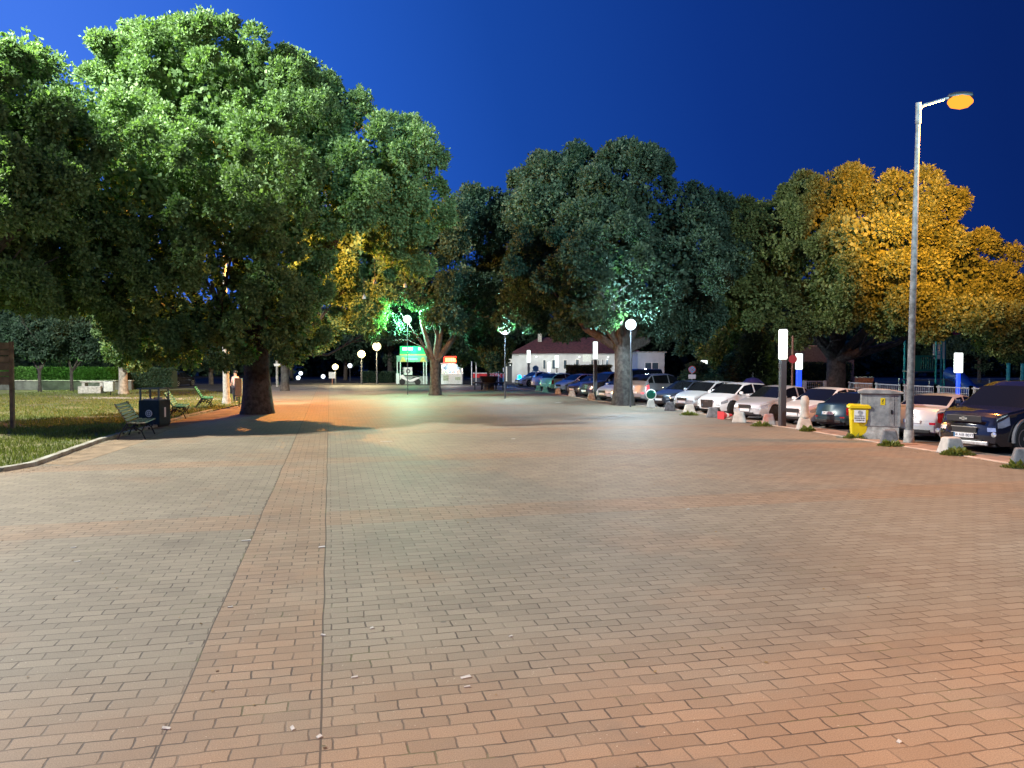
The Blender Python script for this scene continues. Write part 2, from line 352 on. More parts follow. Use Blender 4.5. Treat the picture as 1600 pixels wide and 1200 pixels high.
# lawn
M_soil = mat('lawn_soil', (.07, .09, .025), .95, col2=(.16, .14, .06), nscale=1.1, bump=.8, bscale=25)
lawn_poly = [(-60, kl[0].y)] + [(p.x - .06, p.y) for p in kl[:-3]] + [tuple(at(395, 622))[:2], tuple(at(300, 607))[:2], (-70, 62)]
sheet('lawn', lawn_poly, .03, M_soil)
def quads_mesh(name, V, m, parent=None):
    nv = len(V); nf = nv // 4; me = bpy.data.meshes.new(name)
    me.vertices.add(nv); me.vertices.foreach_set('co', V.astype(np.float32).ravel())
    me.loops.add(nv); me.loops.foreach_set('vertex_index', np.arange(nv, dtype=np.int32))
    me.polygons.add(nf); me.polygons.foreach_set('loop_start', np.arange(0, nv, 4, dtype=np.int32))
    me.update(calc_edges=True); me.materials.append(m); o = bpy.data.objects.new(name, me); COL.objects.link(o)
    if parent: o.parent = parent
    return o
def unit(a): return a / (np.linalg.norm(a, axis=1, keepdims=True) + 1e-9)
def blades(name, n, poly, z, h, wd, m, seed=1, **kw):
    rg = np.random.default_rng(seed); P = np.array(poly); lo, hi = P.min(0), P.max(0); pts = np.zeros((0, 2))
    lo = np.maximum(lo, (-34, 12)); hi = np.minimum(hi, (40, 58))
    while len(pts) < n:
        q = rg.uniform(lo, hi, (n, 2)); ins = np.zeros(n, bool)
        for i in range(len(P)):
            a, b = P[i], P[i - 1]; c = ((a[1] > q[:, 1]) != (b[1] > q[:, 1])); 
            with np.errstate(divide='ignore', invalid='ignore'): c &= q[:, 0] < (b[0] - a[0]) * (q[:, 1] - a[1]) / (b[1] - a[1]) + a[0]
            ins ^= c
        ptch = .5 + .5 * np.sin(q[:, 0] * 1.3 + 1.7 * np.sin(q[:, 1] * .7)) * np.sin(q[:, 1] * .9 + 1.1 * np.sin(q[:, 0] * .55 + 2))
        keep = rg.random(n) < np.clip(26.0 / q[:, 1], .25, 1) ** 2 * np.clip(.12 + 1.5 * ptch, 0, 1)
        pts = np.vstack([pts, q[ins & keep]])
    pts = pts[:n]; hh = h * rg.uniform(.5, 1.2, n); an = rg.uniform(0, 6.28, n); tl = rg.normal(0, .35, (n, 2)) * hh[:, None]
    B = np.column_stack([pts, np.full(n, z)]); s = np.column_stack([np.cos(an), np.sin(an), np.zeros(n)]) * wd
    Tp = B + np.column_stack([tl, hh]); V = np.stack([B - s, B + s, Tp + s * .3, Tp - s * .3], 1).reshape(-1, 3)
    return tag(quads_mesh(name, V, m), kw.get('label'), kw.get('cat'), None, 'stuff')
M_grass = leafmat('grass_blade', (.07, .11, .02), (.24, .26, .08), .3)
blades('grass', 110000, lawn_poly, .03, .09, .012, M_grass, 3, label='short patchy green grass on the park lawn', cat='grass')
# left kerb stones
mb = MB(); rnd = random.Random(4)
for i in range(len(kl) - 5):
    a, b = kl[i], kl[i + 1]; L_ = (b - a).length; n_ = max(1, round(L_ / .9)); ang = math.atan2(b.y - a.y, b.x - a.x)
    for k in range(n_):
        c = a.lerp(b, (k + .5) / n_); mb.box((c.x, c.y, .035), (L_ / n_ - .02, .17, .11), ang + rnd.uniform(-.02, .02))
o = mb.build('kerb', mat('kerb_stone', (.36, .36, .31), .9, col2=(.20, .18, .13), nscale=2.5, bump=.5), bevel=.015); o['kind'] = 'structure'
# dirt strip by the kerb in front of the bench
M_dirt = mat('dry_dirt', (.26, .19, .12), .95, col2=(.15, .11, .07), nscale=2, bump=.6)
sheet('dirt_path', [tuple(at(*p))[:2] for p in [(70, 725), (130, 703), (190, 684), (262, 660), (330, 645), (372, 636), (400, 640), (330, 655), (262, 672), (225, 690), (160, 712), (110, 727)]], .004, M_dirt)
sheet('park_path', [tuple(at(*p))[:2] for p in [(100, 623.5), (345, 626), (345, 622.5), (100, 620.5)]], .036, M_walk)
# right edging: pale flush edging line and a paved strip beyond
mb = MB()
for i in range(len(kr) - 1):
    a, b = kr[i], kr[i + 1]; L_ = (b - a).length; n_ = max(1, round(L_ / 1.0)); ang = math.atan2(b.y - a.y, b.x - a.x)
    for k in range(n_):
        c = a.lerp(b, (k + .5) / n_); mb.box((c.x, c.y, -.03), (L_ / n_ - .012, .14, .09), ang + rnd.uniform(-.012, .012))
o = mb.build('edging', mat('edging_stone', (.48, .38, .30), .85, noise=.25, nscale=3)); o['kind'] = 'structure'
M_strip = mat('strip_paving', (.30, .22, .17), .85, col2=(.20, .15, .12), nscale=2.2, bump=.4, bscale=30)
sheet('pavement', [(p.x + .08, p.y) for p in kr[:7]] + [(p.x + 1.0, p.y + .35) for p in reversed(kr[:7])], -.004, M_strip)
mb = MB()
for i in range(3, 9):   # painted bay lines
    a = at(1500 - 70 * i, 712 - 9.5 * i); mb.box((a.x + 2.4, a.y + 2.0, -.0075), (4.6, .10, .001), R(38))
o = mb.build('bay_marking', mat('worn_white_marking', (.5, .48, .44), .8, noise=.5)); o['kind'] = 'structure'

# ------------------------------------------------------------------ trees
def leaves(lobes, n, size, seed, clump=.8, squash=.9, k=9, fill=.06):
    rg = np.random.default_rng(seed)
    C = np.array([l[0] for l in lobes], float); Rr = np.array([l[1] for l in lobes], float)
    ax = np.array([1, 1, squash])
    w = Rr ** 2 / (Rr ** 2).sum(); nsub = int(9 * (Rr ** 2).sum() / clump ** 2 * .27) + 6
    li = rg.choice(len(C), nsub, p=w); d = unit(rg.normal(size=(nsub, 3))); sc_ = Rr[li, None] * rg.uniform(.5, 1.04, (nsub, 1))
    SC = C[li] + d * sc_ * ax - d * clump * .5; SR = clump * rg.uniform(.4, 1.3, nsub); SD = d
    nc = int(n / k); P = np.zeros((0, 3)); D = np.zeros((0, 3))
    while len(P) < nc:
        m = nc; si = rg.integers(0, nsub, m); dd = unit(rg.normal(size=(m, 3)) + SD[si] * .7)
        p = SC[si] + dd * SR[si, None] * rg.uniform(.45, 1.0, (m, 1))
        dist = np.full(m, 9.)
        for c, r in zip(C, Rr): dist = np.minimum(dist, np.linalg.norm((p - c) / ax, axis=1) / r)
        ok = (dist > .66) | (rg.random(m) < .12)
        P = np.vstack([P, p[ok]]); D = np.vstack([D, dd[ok]])
    P, D = P[:nc], D[:nc]
    b = np.repeat(P, k, 0) + rg.normal(0, size * .35, (nc * k, 3)); dr = unit(np.repeat(D, k, 0) * .75 + rg.normal(0, .62, (nc * k, 3)))
    ln = size * rg.uniform(.6, 1.2, (nc * k, 1)); sd = unit(np.cross(dr, rg.normal(size=dr.shape))) * ln * .30
    V = np.stack([b, b + dr * ln * .55 + sd, b + dr * ln, b + dr * ln * .55 - sd], 1).reshape(-1, 3)
    # sparse inner foliage, larger leaves, deep in the lobes
    nf = int(n * fill); li = rg.choice(len(C), nf, p=w); q = C[li] + unit(rg.normal(size=(nf, 3))) * Rr[li, None] * ax * rg.uniform(.1, .6, (nf, 1))
    dr = unit(rg.normal(size=(nf, 3))); sd = unit(np.cross(dr, rg.normal(size=(nf, 3)))) * size * .6; dr = dr * size * 1.6
    V2 = np.stack([q, q + dr * .5 + sd, q + dr, q + dr * .5 - sd], 1).reshape(-1, 3)
    return np.vstack([V, V2])
def tree(name, label, base, lobes, n, size, seed, r0=.6, fork=3.0, limbs=None, leaf=None, bark=None, clump=.8, squash=.9, group='trees around the plaza', lean=(0, 0), nl=9, cat='tree', flare=1.35):
    base = Vector(base); t = thing(name, label, cat, base, 0, group); rnd = random.Random(seed)
    mb = MB(); fk = Vector((lean[0], lean[1], fork))
    mb.tube([(0, 0, -.1), (0, 0, .15), (fk.x * .15, fk.y * .15, fork * .25), (fk.x * .5, fk.y * .5, fork * .6), fk], [r0 * flare, r0 * flare * .93, r0 * 1.04, r0 * .98, r0 * 1.0], 14, jit=.06, rnd=rnd)
    tg = [Vector(x) - base for x in limbs] if limbs else []
    if not limbs:
        ls = sorted(lobes, key=lambda q: -q[1])[:nl]; tg = [Vector(q[0]) - base for q in ls]
    for i, p in enumerate(tg):
        a = fk + Vector((rnd.uniform(-.2, .2) * r0, rnd.uniform(-.2, .2) * r0, -.25)); m = a.lerp(p, .5) + Vector((0, 0, -.08 * (p - a).length)) + Vector([rnd.uniform(-.35, .35) for _ in range(3)])
        q1 = a.lerp(m, .5); q3 = m.lerp(p, .5) + Vector([rnd.uniform(-.25, .25) for _ in range(3)])
        rr = r0 * rnd.uniform(.42, .62); mb.tube([a, q1, m, q3, p], [rr * 1.15, rr, rr * .7, rr * .42, rr * .15], 9, jit=.05, rnd=rnd)
        for _ in range(3):
            e = p + Vector([rnd.uniform(-1.6, 1.6), rnd.uniform(-1.6, 1.6), rnd.uniform(-.8, 1.6)]); mb.tube([m.lerp(q3, rnd.random()), q3.lerp(e, .5), e], [rr * .3, rr * .18, .02], 6)
    mb.build('trunk', bark or M_bark, t, smooth=True)
    ll = [((Vector(c) - base), r) for c, r in lobes]
    quads_mesh('crown', leaves([(tuple(c), r) for c, r in ll], n, size, seed, clump, squash), leaf or M_leaf, t)
    return t
def LB(*ls): return [(tuple(W(px, py, d)), r) for px, py, d, r in ls]
# the big oak on the left
mainL = LB((300, 152, 32, 3.5), (425, 182, 32, 3.5), (492, 232, 32.5, 2.6), (190, 180, 31, 3.1), (125, 300, 30, 3.0), (250, 290, 27.5, 3.2), (380, 300, 28, 3.2), (160, 400, 28, 2.6), (90, 420, 29, 2.2), (280, 420, 29, 2.7), (450, 360, 31, 2.5),
           (600, 262, 32.5, 2.8), (545, 300, 31, 2.0), (648, 320, 34, 1.9), (620, 390, 36, 1.7), (400, 470, 29.5, 2.1), (240, 500, 30, 2.0), (345, 520, 30, 1.7), (455, 510, 31, 1.6), (190, 540, 33, 1.0), (490, 440, 30.5, .9), (330, 250, 36, 4.0), (350, 112, 32, 2.3), (245, 130, 32, 2.3), (405, 132, 32.5, 2.2), (470, 150, 33, 2.0), (520, 190, 33, 1.9), (310, 92, 32.5, 1.9), (650, 255, 33.5, 1.6))
tree('oak_tree', 'huge spreading oak with thick dark trunk beside the benches, its crown the tallest of all', at(402, 646), mainL, 560000, .145, 11, r0=.57, fork=2.9,
     limbs=[W(300, 300, 31), W(430, 280, 32), W(360, 200, 32), W(220, 350, 30), W(500, 420, 32), W(560, 320, 32), W(180, 440, 30), W(330, 440, 29), W(450, 380, 34)], clump=.62, nl=9)
leftL = LB((25, 185, 25, 2.6), (-60, 165, 25, 3.2), (45, 300, 24, 1.9), (-30, 330, 24, 2.6), (10, 430, 25, 2.0), (-90, 420, 25, 2.6), (70, 220, 26, 1.6), (-140, 260, 25, 3))
tree('oak_tree', 'oak cut off by the left edge of the photo, leaves above the wooden board', at(-150, 672), leftL, 190000, .14, 12, r0=.5, fork=3.2, clump=.7)
midL = LB((725, 352, 50, 3.4), (655, 385, 50, 2.8), (785, 352, 52, 3.2), (700, 450, 49, 2.5), (770, 455, 51, 2.5), (640, 455, 50, 1.8), (650, 505, 53, 1.0), (765, 525, 52, 1.3), (735, 485, 53.5, 1.3), (820, 420, 53, 2.2), (628, 515, 52, .8), (690, 500, 54, 1.2), (775, 556, 51, .7), (705, 530, 54, .8))
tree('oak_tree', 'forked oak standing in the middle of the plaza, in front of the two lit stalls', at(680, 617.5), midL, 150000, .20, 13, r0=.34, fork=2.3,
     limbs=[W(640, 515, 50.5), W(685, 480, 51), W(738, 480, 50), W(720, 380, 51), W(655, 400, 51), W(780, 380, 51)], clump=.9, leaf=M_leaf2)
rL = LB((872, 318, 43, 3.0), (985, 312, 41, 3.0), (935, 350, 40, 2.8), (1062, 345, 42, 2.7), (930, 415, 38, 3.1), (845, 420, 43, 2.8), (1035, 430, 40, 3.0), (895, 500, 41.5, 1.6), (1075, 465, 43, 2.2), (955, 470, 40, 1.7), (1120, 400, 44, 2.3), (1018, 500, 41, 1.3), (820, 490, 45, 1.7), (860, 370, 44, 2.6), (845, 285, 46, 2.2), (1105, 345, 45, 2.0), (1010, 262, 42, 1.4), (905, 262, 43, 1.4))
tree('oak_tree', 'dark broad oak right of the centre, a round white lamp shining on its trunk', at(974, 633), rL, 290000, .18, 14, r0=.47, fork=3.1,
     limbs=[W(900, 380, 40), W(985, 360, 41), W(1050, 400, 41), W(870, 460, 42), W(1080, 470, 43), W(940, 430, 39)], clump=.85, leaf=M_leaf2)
eL = LB((1290, 335, 44, 3.3), (1232, 395, 43, 3.0), (1160, 430, 44, 2.8), (1420, 345, 41, 3.0), (1345, 300, 44, 2.0), (1478, 405, 41, 2.7), (1545, 455, 42, 2.4), (1600, 500, 42, 2.3), (1380, 430, 39, 2.6), (1300, 450, 41, 2.5), (1195, 480, 43, 1.9), (1470, 485, 38.5, 1.5), (1535, 500, 37, 1.5), (1590, 515, 37, 1.4), (1245, 515, 42, 1.3), (1385, 500, 40, 1.2), (1340, 380, 38, 2.4), (1430, 470, 38, 1.2), (1190, 372, 46, 2.4), (1150, 362, 46, 2.3), (1215, 345, 46, 1.8))
tree('oak_tree', 'wide oak behind the parked cars, half of it orange under the tall street lamp', W(1306, 611, 46) * Vector((1, 1, 0)) if False else (19.4, 46, 0), eL, 340000, .175, 15, r0=.55, fork=2.6, leaf=M_leaf3,
     limbs=[W(1268, 515, 45), W(1400, 505, 42), W(1290, 420, 44), W(1430, 400, 42), W(1220, 430, 44), W(1345, 340, 43), W(1500, 450, 41)], clump=.8)
oL2 = LB((500, 400, 47, 2.2), (560, 370, 48, 2.4), (530, 445, 48, 1.8), (600, 430, 49, 2.0), (475, 345, 47, 1.6), (560, 480, 50, 1.9), (625, 360, 49, 2.0), (590, 510, 52, 1.3), (455, 480, 50, 1.6), (500, 520, 52, 1.2))
tree('oak_tree', 'oak behind the big one, its leaves orange from the hidden lamp', W(445, 600, 58) * Vector((1, 1, 0)), oL2, 110000, .22, 16, r0=.28, fork=3.0, clump=.7, leaf=M_leaf)
# trees behind: prototypes copied with scale and turn
def simple_tree(name, label, seed, h, rad, n, leaf, size, group):
    rnd = random.Random(seed); lobes = [((0, 0, h - rad), rad * .8)]
    for i in range(9):
        a = i * 2.4; z = h * (.45 + .45 * rnd.random()); lobes.append(((math.cos(a) * rad * .55, math.sin(a) * rad * .55, z), rad * rnd.uniform(.38, .55)))
    t = thing(name, label, 'tree', (0, 0, 0), 0, group); mb = MB()
    mb.tube([(0, 0, -.1), (.05, 0, h * .2), (-.05, .1, h * .45), (0, 0, h * .8)], [.3, .24, .2, .06], 9, jit=.06, rnd=rnd)
    for c, r in lobes[1:]: mb.tube([(0, 0, h * .28), (c[0] * .5, c[1] * .5, h * .35 + c[2] * .15), c], [.12, .08, .03], 6)
    mb.build('trunk', M_bark, t, smooth=True); quads_mesh('crown', leaves(lobes, n, size, seed, .9, .9), leaf, t); return t
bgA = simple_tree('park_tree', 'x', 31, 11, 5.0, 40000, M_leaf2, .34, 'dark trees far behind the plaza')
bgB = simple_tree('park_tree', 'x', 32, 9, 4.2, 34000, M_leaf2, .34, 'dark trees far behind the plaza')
BG = [  # px, Y, scale, rot, proto, label
    (90, 62, .80, .3, bgA, 'dark park tree standing behind the hedge, second from the left edge'),
    (-30, 66, .9, 1.9, bgB, 'dark park tree cut by the left photo edge, behind the hedge'),
    (215, 70, .85, 2.2, bgA, 'dark park tree behind the hedge, behind the pale trunk'),
    (330, 74, .8, 4.0, bgB, 'dark park tree seen under the big oak, behind the parked red tail lights'),
    (455, 88, .95, 5.2, bgA, 'dark park tree left of the far warm lamps'),
    (540, 90, .9, .9, bgB, 'dark park tree behind the left pair of warm globe lamps'),
    (610, 86, 1.05, 3.1, bgA, 'dark park tree directly left of the green lit stall'),
    (700, 88, 1.1, 4.4, bgB, 'dark park tree behind the red lit stall'),
    (790, 96, 1.15, 1.2, bgA, 'dark park tree behind the shop front'),
    (900, 98, 1.2, 2.6, bgB, 'dark park tree rising behind the red tiled roof'),
    (1010, 92, 1.1, 5.5, bgA, 'dark park tree behind the right end of the white building'),
    (1110, 68, 1.0, .2, bgB, 'dark park tree right of the white building, behind the round purple sign'),
    (1215, 78, 1.15, 3.9, bgA, 'dark park tree behind the grey wall and the blue lit post'),
    (1420, 90, .9, 2.9, bgB, 'dark park tree behind the playground, left of the teal tower'),
    (1530, 80, .7, 1.4, bgA, 'dark park tree behind the playground, right of the teal tower'),
    (1625, 60, .95, 4.9, bgB, 'dark park tree by the right photo edge, beyond the orange crown'),
]
used = set()
for px, Y, s, r, pr, lab in BG:
    o = pr if id(pr) not in used else copy_tree(pr); used.add(id(pr))
    p = W(px, 600, Y); o.location = (p.x, Y, -.02); o.rotation_euler.z = r; o.scale = (s, s, s); o['label'] = lab
# young trees by the hedge (thin trunks) and the pale tree
for i_, (px, Y, lb_, lab) in enumerate([(62, 55, LB((60, 545, 55, 1.1), (38, 528, 55, 1.2), (85, 532, 55, 1.1), (58, 512, 56, 1.2)), 'slim young tree in front of the hedge, nearest the wooden board'), (112, 56, LB((104, 542, 56, 1.0), (128, 528, 56, 1.2), (105, 512, 56, 1.2), (145, 545, 56, .9)), 'slim leaning young tree in front of the hedge, left of the long white table')]):
    tree('young_tree', lab, (W(px, 600, Y).x, Y, 0), lb_, 14000, .2, 60 + i_, r0=.11, fork=1.7, clump=.5, leaf=M_leaf2, group='young trees before the hedge', nl=4)
pL = LB((205, 515, 47, 1.7), (175, 490, 48, 1.8), (235, 540, 47, 1.1), (215, 560, 47, .8), (250, 500, 49, 1.6))
tree('park_tree', 'small tree with pale trunk and low green leaves behind the black litter bin', at(193, 616.5), pL, 26000, .22, 41, r0=.28, fork=1.9, bark=M_barkpale, clump=.5, group='trees around the plaza', nl=4)
# small tree growing from the round bench
sL = LB((757, 560, 58, .75), (745, 548, 58, .7), (775, 556, 58, .7), (790, 540, 58, .7), (730, 560, 58.5, .6))
tree('young_tree', 'small tree growing out of the dark round bench', at(763, 609), sL, 9000, .2, 42, r0=.12, fork=1.5, clump=.35, nl=4, group=None)
# sodium-lit trees and conifers right of the building
oL = LB((1150, 510, 56, 1.3), (1130, 540, 56, 1.2), (1120, 560, 56, 1.1), (1158, 535, 57, .9), (1140, 480, 56, 1.4))
tree('park_tree', 'small orange lit tree around a grey lamp pole, behind the white hatchback', W(1132, 610, 57) * Vector((1, 1, 0)) + Vector((0, 0, -.02)), oL, 16000, .25, 43, r0=.14, fork=1.6, clump=.5, nl=4)
def conifer(px, Y, h, r, seed, lab, leaf):
    p = W(px, 600, Y); t = thing('conifer', lab, 'conifer', (p.x, Y, -.02), 0, 'bushy conifers behind the parked cars'); rg = np.random.default_rng(seed)
    mb = MB(); mb.tube([(0, 0, -.05), (0, 0, h * .9)], [.12, .03], 7); mb.build('trunk', M_bark, t, smooth=True)
    n = 2600; z = h * (1 - rg.random(n) ** .6) ; rr = r * (1 - z / h) ** .7 * (.75 + .35 * rg.random(n)) + .1; a = rg.uniform(0, 6.28, n)
    P = np.column_stack([np.cos(a) * rr, np.sin(a) * rr, z + .15]); D = unit(np.column_stack([np.cos(a), np.sin(a), rg.uniform(-.2, .5, n)])); k = 6
    b = np.repeat(P, k, 0) + rg.normal(0, .12, (n * k, 3)); dr = unit(np.repeat(D, k, 0) + rg.normal(0, .5, (n * k, 3))); ln = .26 * rg.uniform(.6, 1.2, (n * k, 1))
    sd = unit(np.cross(dr, rg.normal(size=dr.shape))) * ln * .25
    quads_mesh('crown', np.stack([b, b + dr * ln * .5 + sd, b + dr * ln, b + dr * ln * .5 - sd], 1).reshape(-1, 3), leaf, t); return t
conifer(1180, 52, 4.6, 1.6, 5, 'tall brownish conifer behind the silver sedan', M_conif)
conifer(1200, 55, 3.4, 1.5, 6, 'shorter brownish conifer left of the grey wall', M_conif)
conifer(1150, 53, 2.6, 1.4, 7, 'low green conifer right of the lit diamond lamp', M_leaf2)
conifer(1090, 54, 1.9, 1.3, 8, 'low bush shaped conifer under the lit diamond lamp', M_leaf2)

def far_wood():
    rg = np.random.default_rng(77); lob = []
    for i in range(46):
        x = -95 + i * 4.3 + rg.uniform(-1.5, 1.5); h = rg.uniform(6.5, 11); lob.append(((x, 112 + rg.uniform(-4, 4), h * .5), h * .55)); lob.append(((x + 2, 112, 1.8), 3.0))
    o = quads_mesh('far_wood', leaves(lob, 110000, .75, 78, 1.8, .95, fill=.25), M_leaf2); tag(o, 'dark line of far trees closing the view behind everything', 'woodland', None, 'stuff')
far_wood()
# hedges
def hedge(name, lab, px0, px1, Y, z0, z1, dep, n, leaf, seed, group=None):
    a, b = W(px0, 600, Y), W(px1, 600, Y); rg = np.random.default_rng(seed); L_ = b.x - a.x
    u = rg.random(n); side = rg.random(n); P = np.column_stack([a.x + u * L_, np.where(side < .65, Y, Y + rg.random(n) * dep), np.where(side < .65, z0 + rg.random(n) * (z1 - z0), z1)])
    P += rg.normal(0, .05, P.shape); D = unit(rg.normal(size=(n, 3)) + np.array([0, -1, .3])); s = .15 * rg.uniform(.6, 1.2, (n, 1)); sd = unit(np.cross(D, rg.normal(size=D.shape))) * s * .4
    V = np.stack([P, P + D * s * .5 + sd, P + D * s, P + D * s * .5 - sd], 1).reshape(-1, 3); c = np.array([(a.x + b.x) / 2, Y, 0])
    t = thing(name, lab, 'hedge', tuple(c), 0, group); quads_mesh('foliage', V - c, leaf, t)
    mb = MB(); mb.box((0, dep / 2 + .05, (z0 + z1) / 2 - .05), (abs(L_) - .1, dep - .1, z1 - z0 - .1)); mb.build('branches', M_leaf2, t)
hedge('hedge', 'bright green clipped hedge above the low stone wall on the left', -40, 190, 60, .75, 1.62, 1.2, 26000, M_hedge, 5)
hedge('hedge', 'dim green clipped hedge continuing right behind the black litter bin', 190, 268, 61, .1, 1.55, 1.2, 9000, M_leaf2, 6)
hedge('hedge', 'long dark low hedge left of the green lit stall', 565, 622, 80, 0, 1.0, 1.0, 6000, M_leaf2, 7)
hedge('hedge', 'dark bushy hedge along the foot of the grey wall', 1215, 1330, 62, 0, 2.0, 1.2, 12000, M_leaf2, 8)
hedge('flower_hedge', 'reddish leafy hedge in front of the white building', 885, 955, 66, 0, 1.75, .8, 7000, leafmat('reddish_leaf', (.10, .10, .04), (.32, .22, .12)), 9)
# ------------------------------------------------------------------ lamps
def street_lamp(base, h, arm, lab, power, az, color=(1, .43, .09), leanx=0.0, r=.11, mat_=None, name='street_lamp', group='tall sodium street lamps', beam=None):
    t = thing(name, lab, 'street lamp', base, 0, group); mb = MB(); top = Vector((leanx, 0, h))
    mb.tube([(0, 0, 0), top * .5, top], [r * 1.25, r, r * .62], 12); mb.build('pole', mat_ or M_pole, t, smooth=True)
    mb = MB(); mb.tube([(0, 0, 0), (0, 0, .35)], [r * 1.7, r * 1.5], 12); mb.build('base_collar', M_conc, t, smooth=True)
    dx, dy = math.cos(az), math.sin(az); e = top + Vector((dx * arm, dy * arm, .18))
    mb = MB(); mb.tube([top + Vector((0, 0, -.12)), top + Vector((dx * .12, dy * .12, 0)), e], [.05, .045, .035], 8); mb.tube([top + Vector((0, 0, -.5)), top + Vector((0, 0, .08))], [r * .9, r * .9], 10); mb.build('arm', mat_ or M_pole, t, smooth=True)
    hd = MB(); c = e + Vector((dx * .3, dy * .3, .04))
    prof = [(0, -.34), (.07, -.30), (.11, -.15), (.12, .1), (.09, .28), (0, .34)]
    pts = [c + Vector((dx * p[1], dy * p[1], 0)) for p in prof]; hd.tube(pts, [max(.01, p[0]) for p in prof], 12); h_ = hd.build('lamp_head', M_black, t, smooth=True)
    ln = MB(); lp = [c + Vector((dx * x, dy * x, -.16)) for x in (-.32, -.22, 0, .2, .32)]; ln.tube(lp, [.05, .16, .20, .16, .05], 12); ln.build('lens', M_sodium, h_, smooth=True)
    light('sodium_light', 'POINT', c + Vector((0, 0, -.48)), color, power, .12, t)
    if beam: l = light('sodium_beam', 'SPOT', c + Vector((0, 0, -.48)), beam[3], beam[0], .12, t, spot_size=R(beam[1]), spot_blend=.8); l.rotation_euler = Vector(beam[2]).to_track_quat('-Z', 'Y').to_euler()
    return t
p = at(1420, 691)
street_lamp(p, 9.35, .78, 'tall grey street lamp with lit orange head beside the concrete cabinet', 4500, R(-8), leanx=.12, r=.085, color=(1, .36, .07), beam=(125000, 42, (9.0, 16.3, .8), (1, .35, .045)))
p = at(354, 632)
street_lamp(p, 8.6, 3.2, 'concrete lamp pole at the far bench, its top lost in the oak crown', 12500, R(12), color=(1, .38, .07), leanx=-.05, r=.14, mat_=M_conc)
p = W(1128, 610, 60); street_lamp((p.x, 60, -.02), 5.8, .9, 'thin grey lamp pole behind the small orange tree', 900, R(-60), r=.09)
p = W(434, 600, 72); 
def lamp_globe(base, h, lab, m, power, color, rad=.25, hr=.06, name='globe_lamp', group='round white plaza lamps', off=0.0):
    t = thing(name, lab, 'lamp post', base, 0, group); mb = MB()
    mb.tube([(0, 0, 0), (0, 0, h - rad)], [hr * 1.3, hr * .8], 10); mb.build('pole', M_post, t, smooth=True)
    mb = MB(); mb.lathe([(.01, -rad)] + [(rad * math.sin(a), -rad * math.cos(a)) for a in [R(x) for x in range(20, 171, 15)]] + [(.01, rad)], 18, (0, off, h)); mb.build('globe', m, t, smooth=True)
    if power: light('globe_light', 'POINT', (0, off - rad - .06, h), color, power, .12, t)
    return t
lamp_globe(at(789, 623), 4.2, 'round white lamp left of the centre oak, above the round bench', M_globe, 2600, (.55, .85, 1), .36, .035)
lamp_globe(at(985, 636), 4.05, 'round white lamp in front of the broad dark oak trunk', M_globe, 2000, (.6, .86, 1), .27, .03)
lamp_globe(at(637, 617), W(637, 498, 50.5).z, 'round greenish lamp shining through leaves above the green stall', M_globeg, 4000, (.35, 1, .68), .27, .025)
for (px, py, r_, base, lab, pw) in [(565, 553, .38, 600, 'warm globe lamp, middle height of the far three', 1200), (589, 541, .42, 600, 'warm globe lamp nearest the green stall', 1500), (524, 573, .30, 600, 'warm globe lamp above the small white box', 700), (1310, 0, 0, 0, '', 0)]:
    if not r_: continue
    Y = 76; a, b = W(px, 600, Y), W(px, py, Y); lamp_globe((a.x, Y, -.02), b.z, lab, M_warm, pw, (1, .8, .4), r_, .07, group='warm lamps along the far path')
for (px, py, Y, lab) in [(470, 583, 95, 'small bluish far lamp, left of two'), (466, 590, 90, 'small bluish far lamp, lowest'), (505, 588, 92, 'small bluish far lamp by the road'), (547, 571, 85, 'small pale far lamp between warm globes')]:
    a, b = W(px, 600, Y), W(px, py, Y); lamp_globe((a.x, Y, -.02), b.z, lab, M_coolfar, 0, (1, 1, 1), .24, .04, group='small far lamps')
t = lamp_globe((W(1312, 600, 50).x, 50, 0), W(1312, 563, 50).z, 'green white lamp glimpsed through the fork of the wide oak', M_globeg, 500, (.75, 1, .7), .22, .05)
# rectangular light columns
def column(base, h, lh, lab, w=.2, lw=.24, strip=False, shape='box', es=None):
    t = thing('light_column', lab, 'lamp post', base, R(8), 'square posts with white light tops'); mb = MB()
    mb.box((0, 0, (h - lh) / 2), (w, w, h - lh)); mb.build('post', M_post if not strip else M_ledblue, t, bevel=.01)
    mb = MB()
    if strip:
        mb.box((0, 0, 0.1), (w * 1.3, w * 1.3, .2)); mb.build('base_collar', M_post, t, bevel=.01)
        mb = MB()
    mb.box((0, 0, h - lh / 2), (lw, lw, lh - .06), rz=R(45) if shape == 'diamond' else 0); d = mb.build('diffuser', M_led, t, bevel=.04)
    mb = MB(); mb.box((0, 0, h - .015), (lw * .9, lw * .9, .03)); mb.build('cap', M_post, t)
    mb = MB()
    for k in range(9): mb.box((lw / 2 + .012, 0, h - lh + .1 + k * (lh - .2) / 8), (.02, lw * .9, .015))
    mb.build('louvre', M_galv, t)
    return t
column(at(1222, 666), 3.4, 1.1, 'nearest square light column, in front of the white coupe')
column(at(930, 623), 3.45, 1.1, 'square light column left of the broad dark oak trunk')
column(at(826, 600.5), 3.3, 1.25, 'square light column by the police car with blue beacon', lw=.3)
p = W(1248, 600, 45); column((p.x, 45, -.02), 2.75, 1.0, 'white lamp on a blue lit post left of the oak fork', .24, .32, True)
p = W(1497, 600, 38); column((p.x, 38, -.02), 2.72, 1.05, 'white lamp on a blue lit post in the playground', .14, .30, True)
p = W(1100, 600, 55); column((p.x, 55, -.02), 2.35, .95, 'white diamond topped lamp behind the dark sedan', .12, .38, False, 'diamond')
p = W(858, 600, 72); column((p.x, 72, -.02), 2.2, 1.0, 'white lamp on a blue lit post before the white building, lower of two', .14, .26, True)
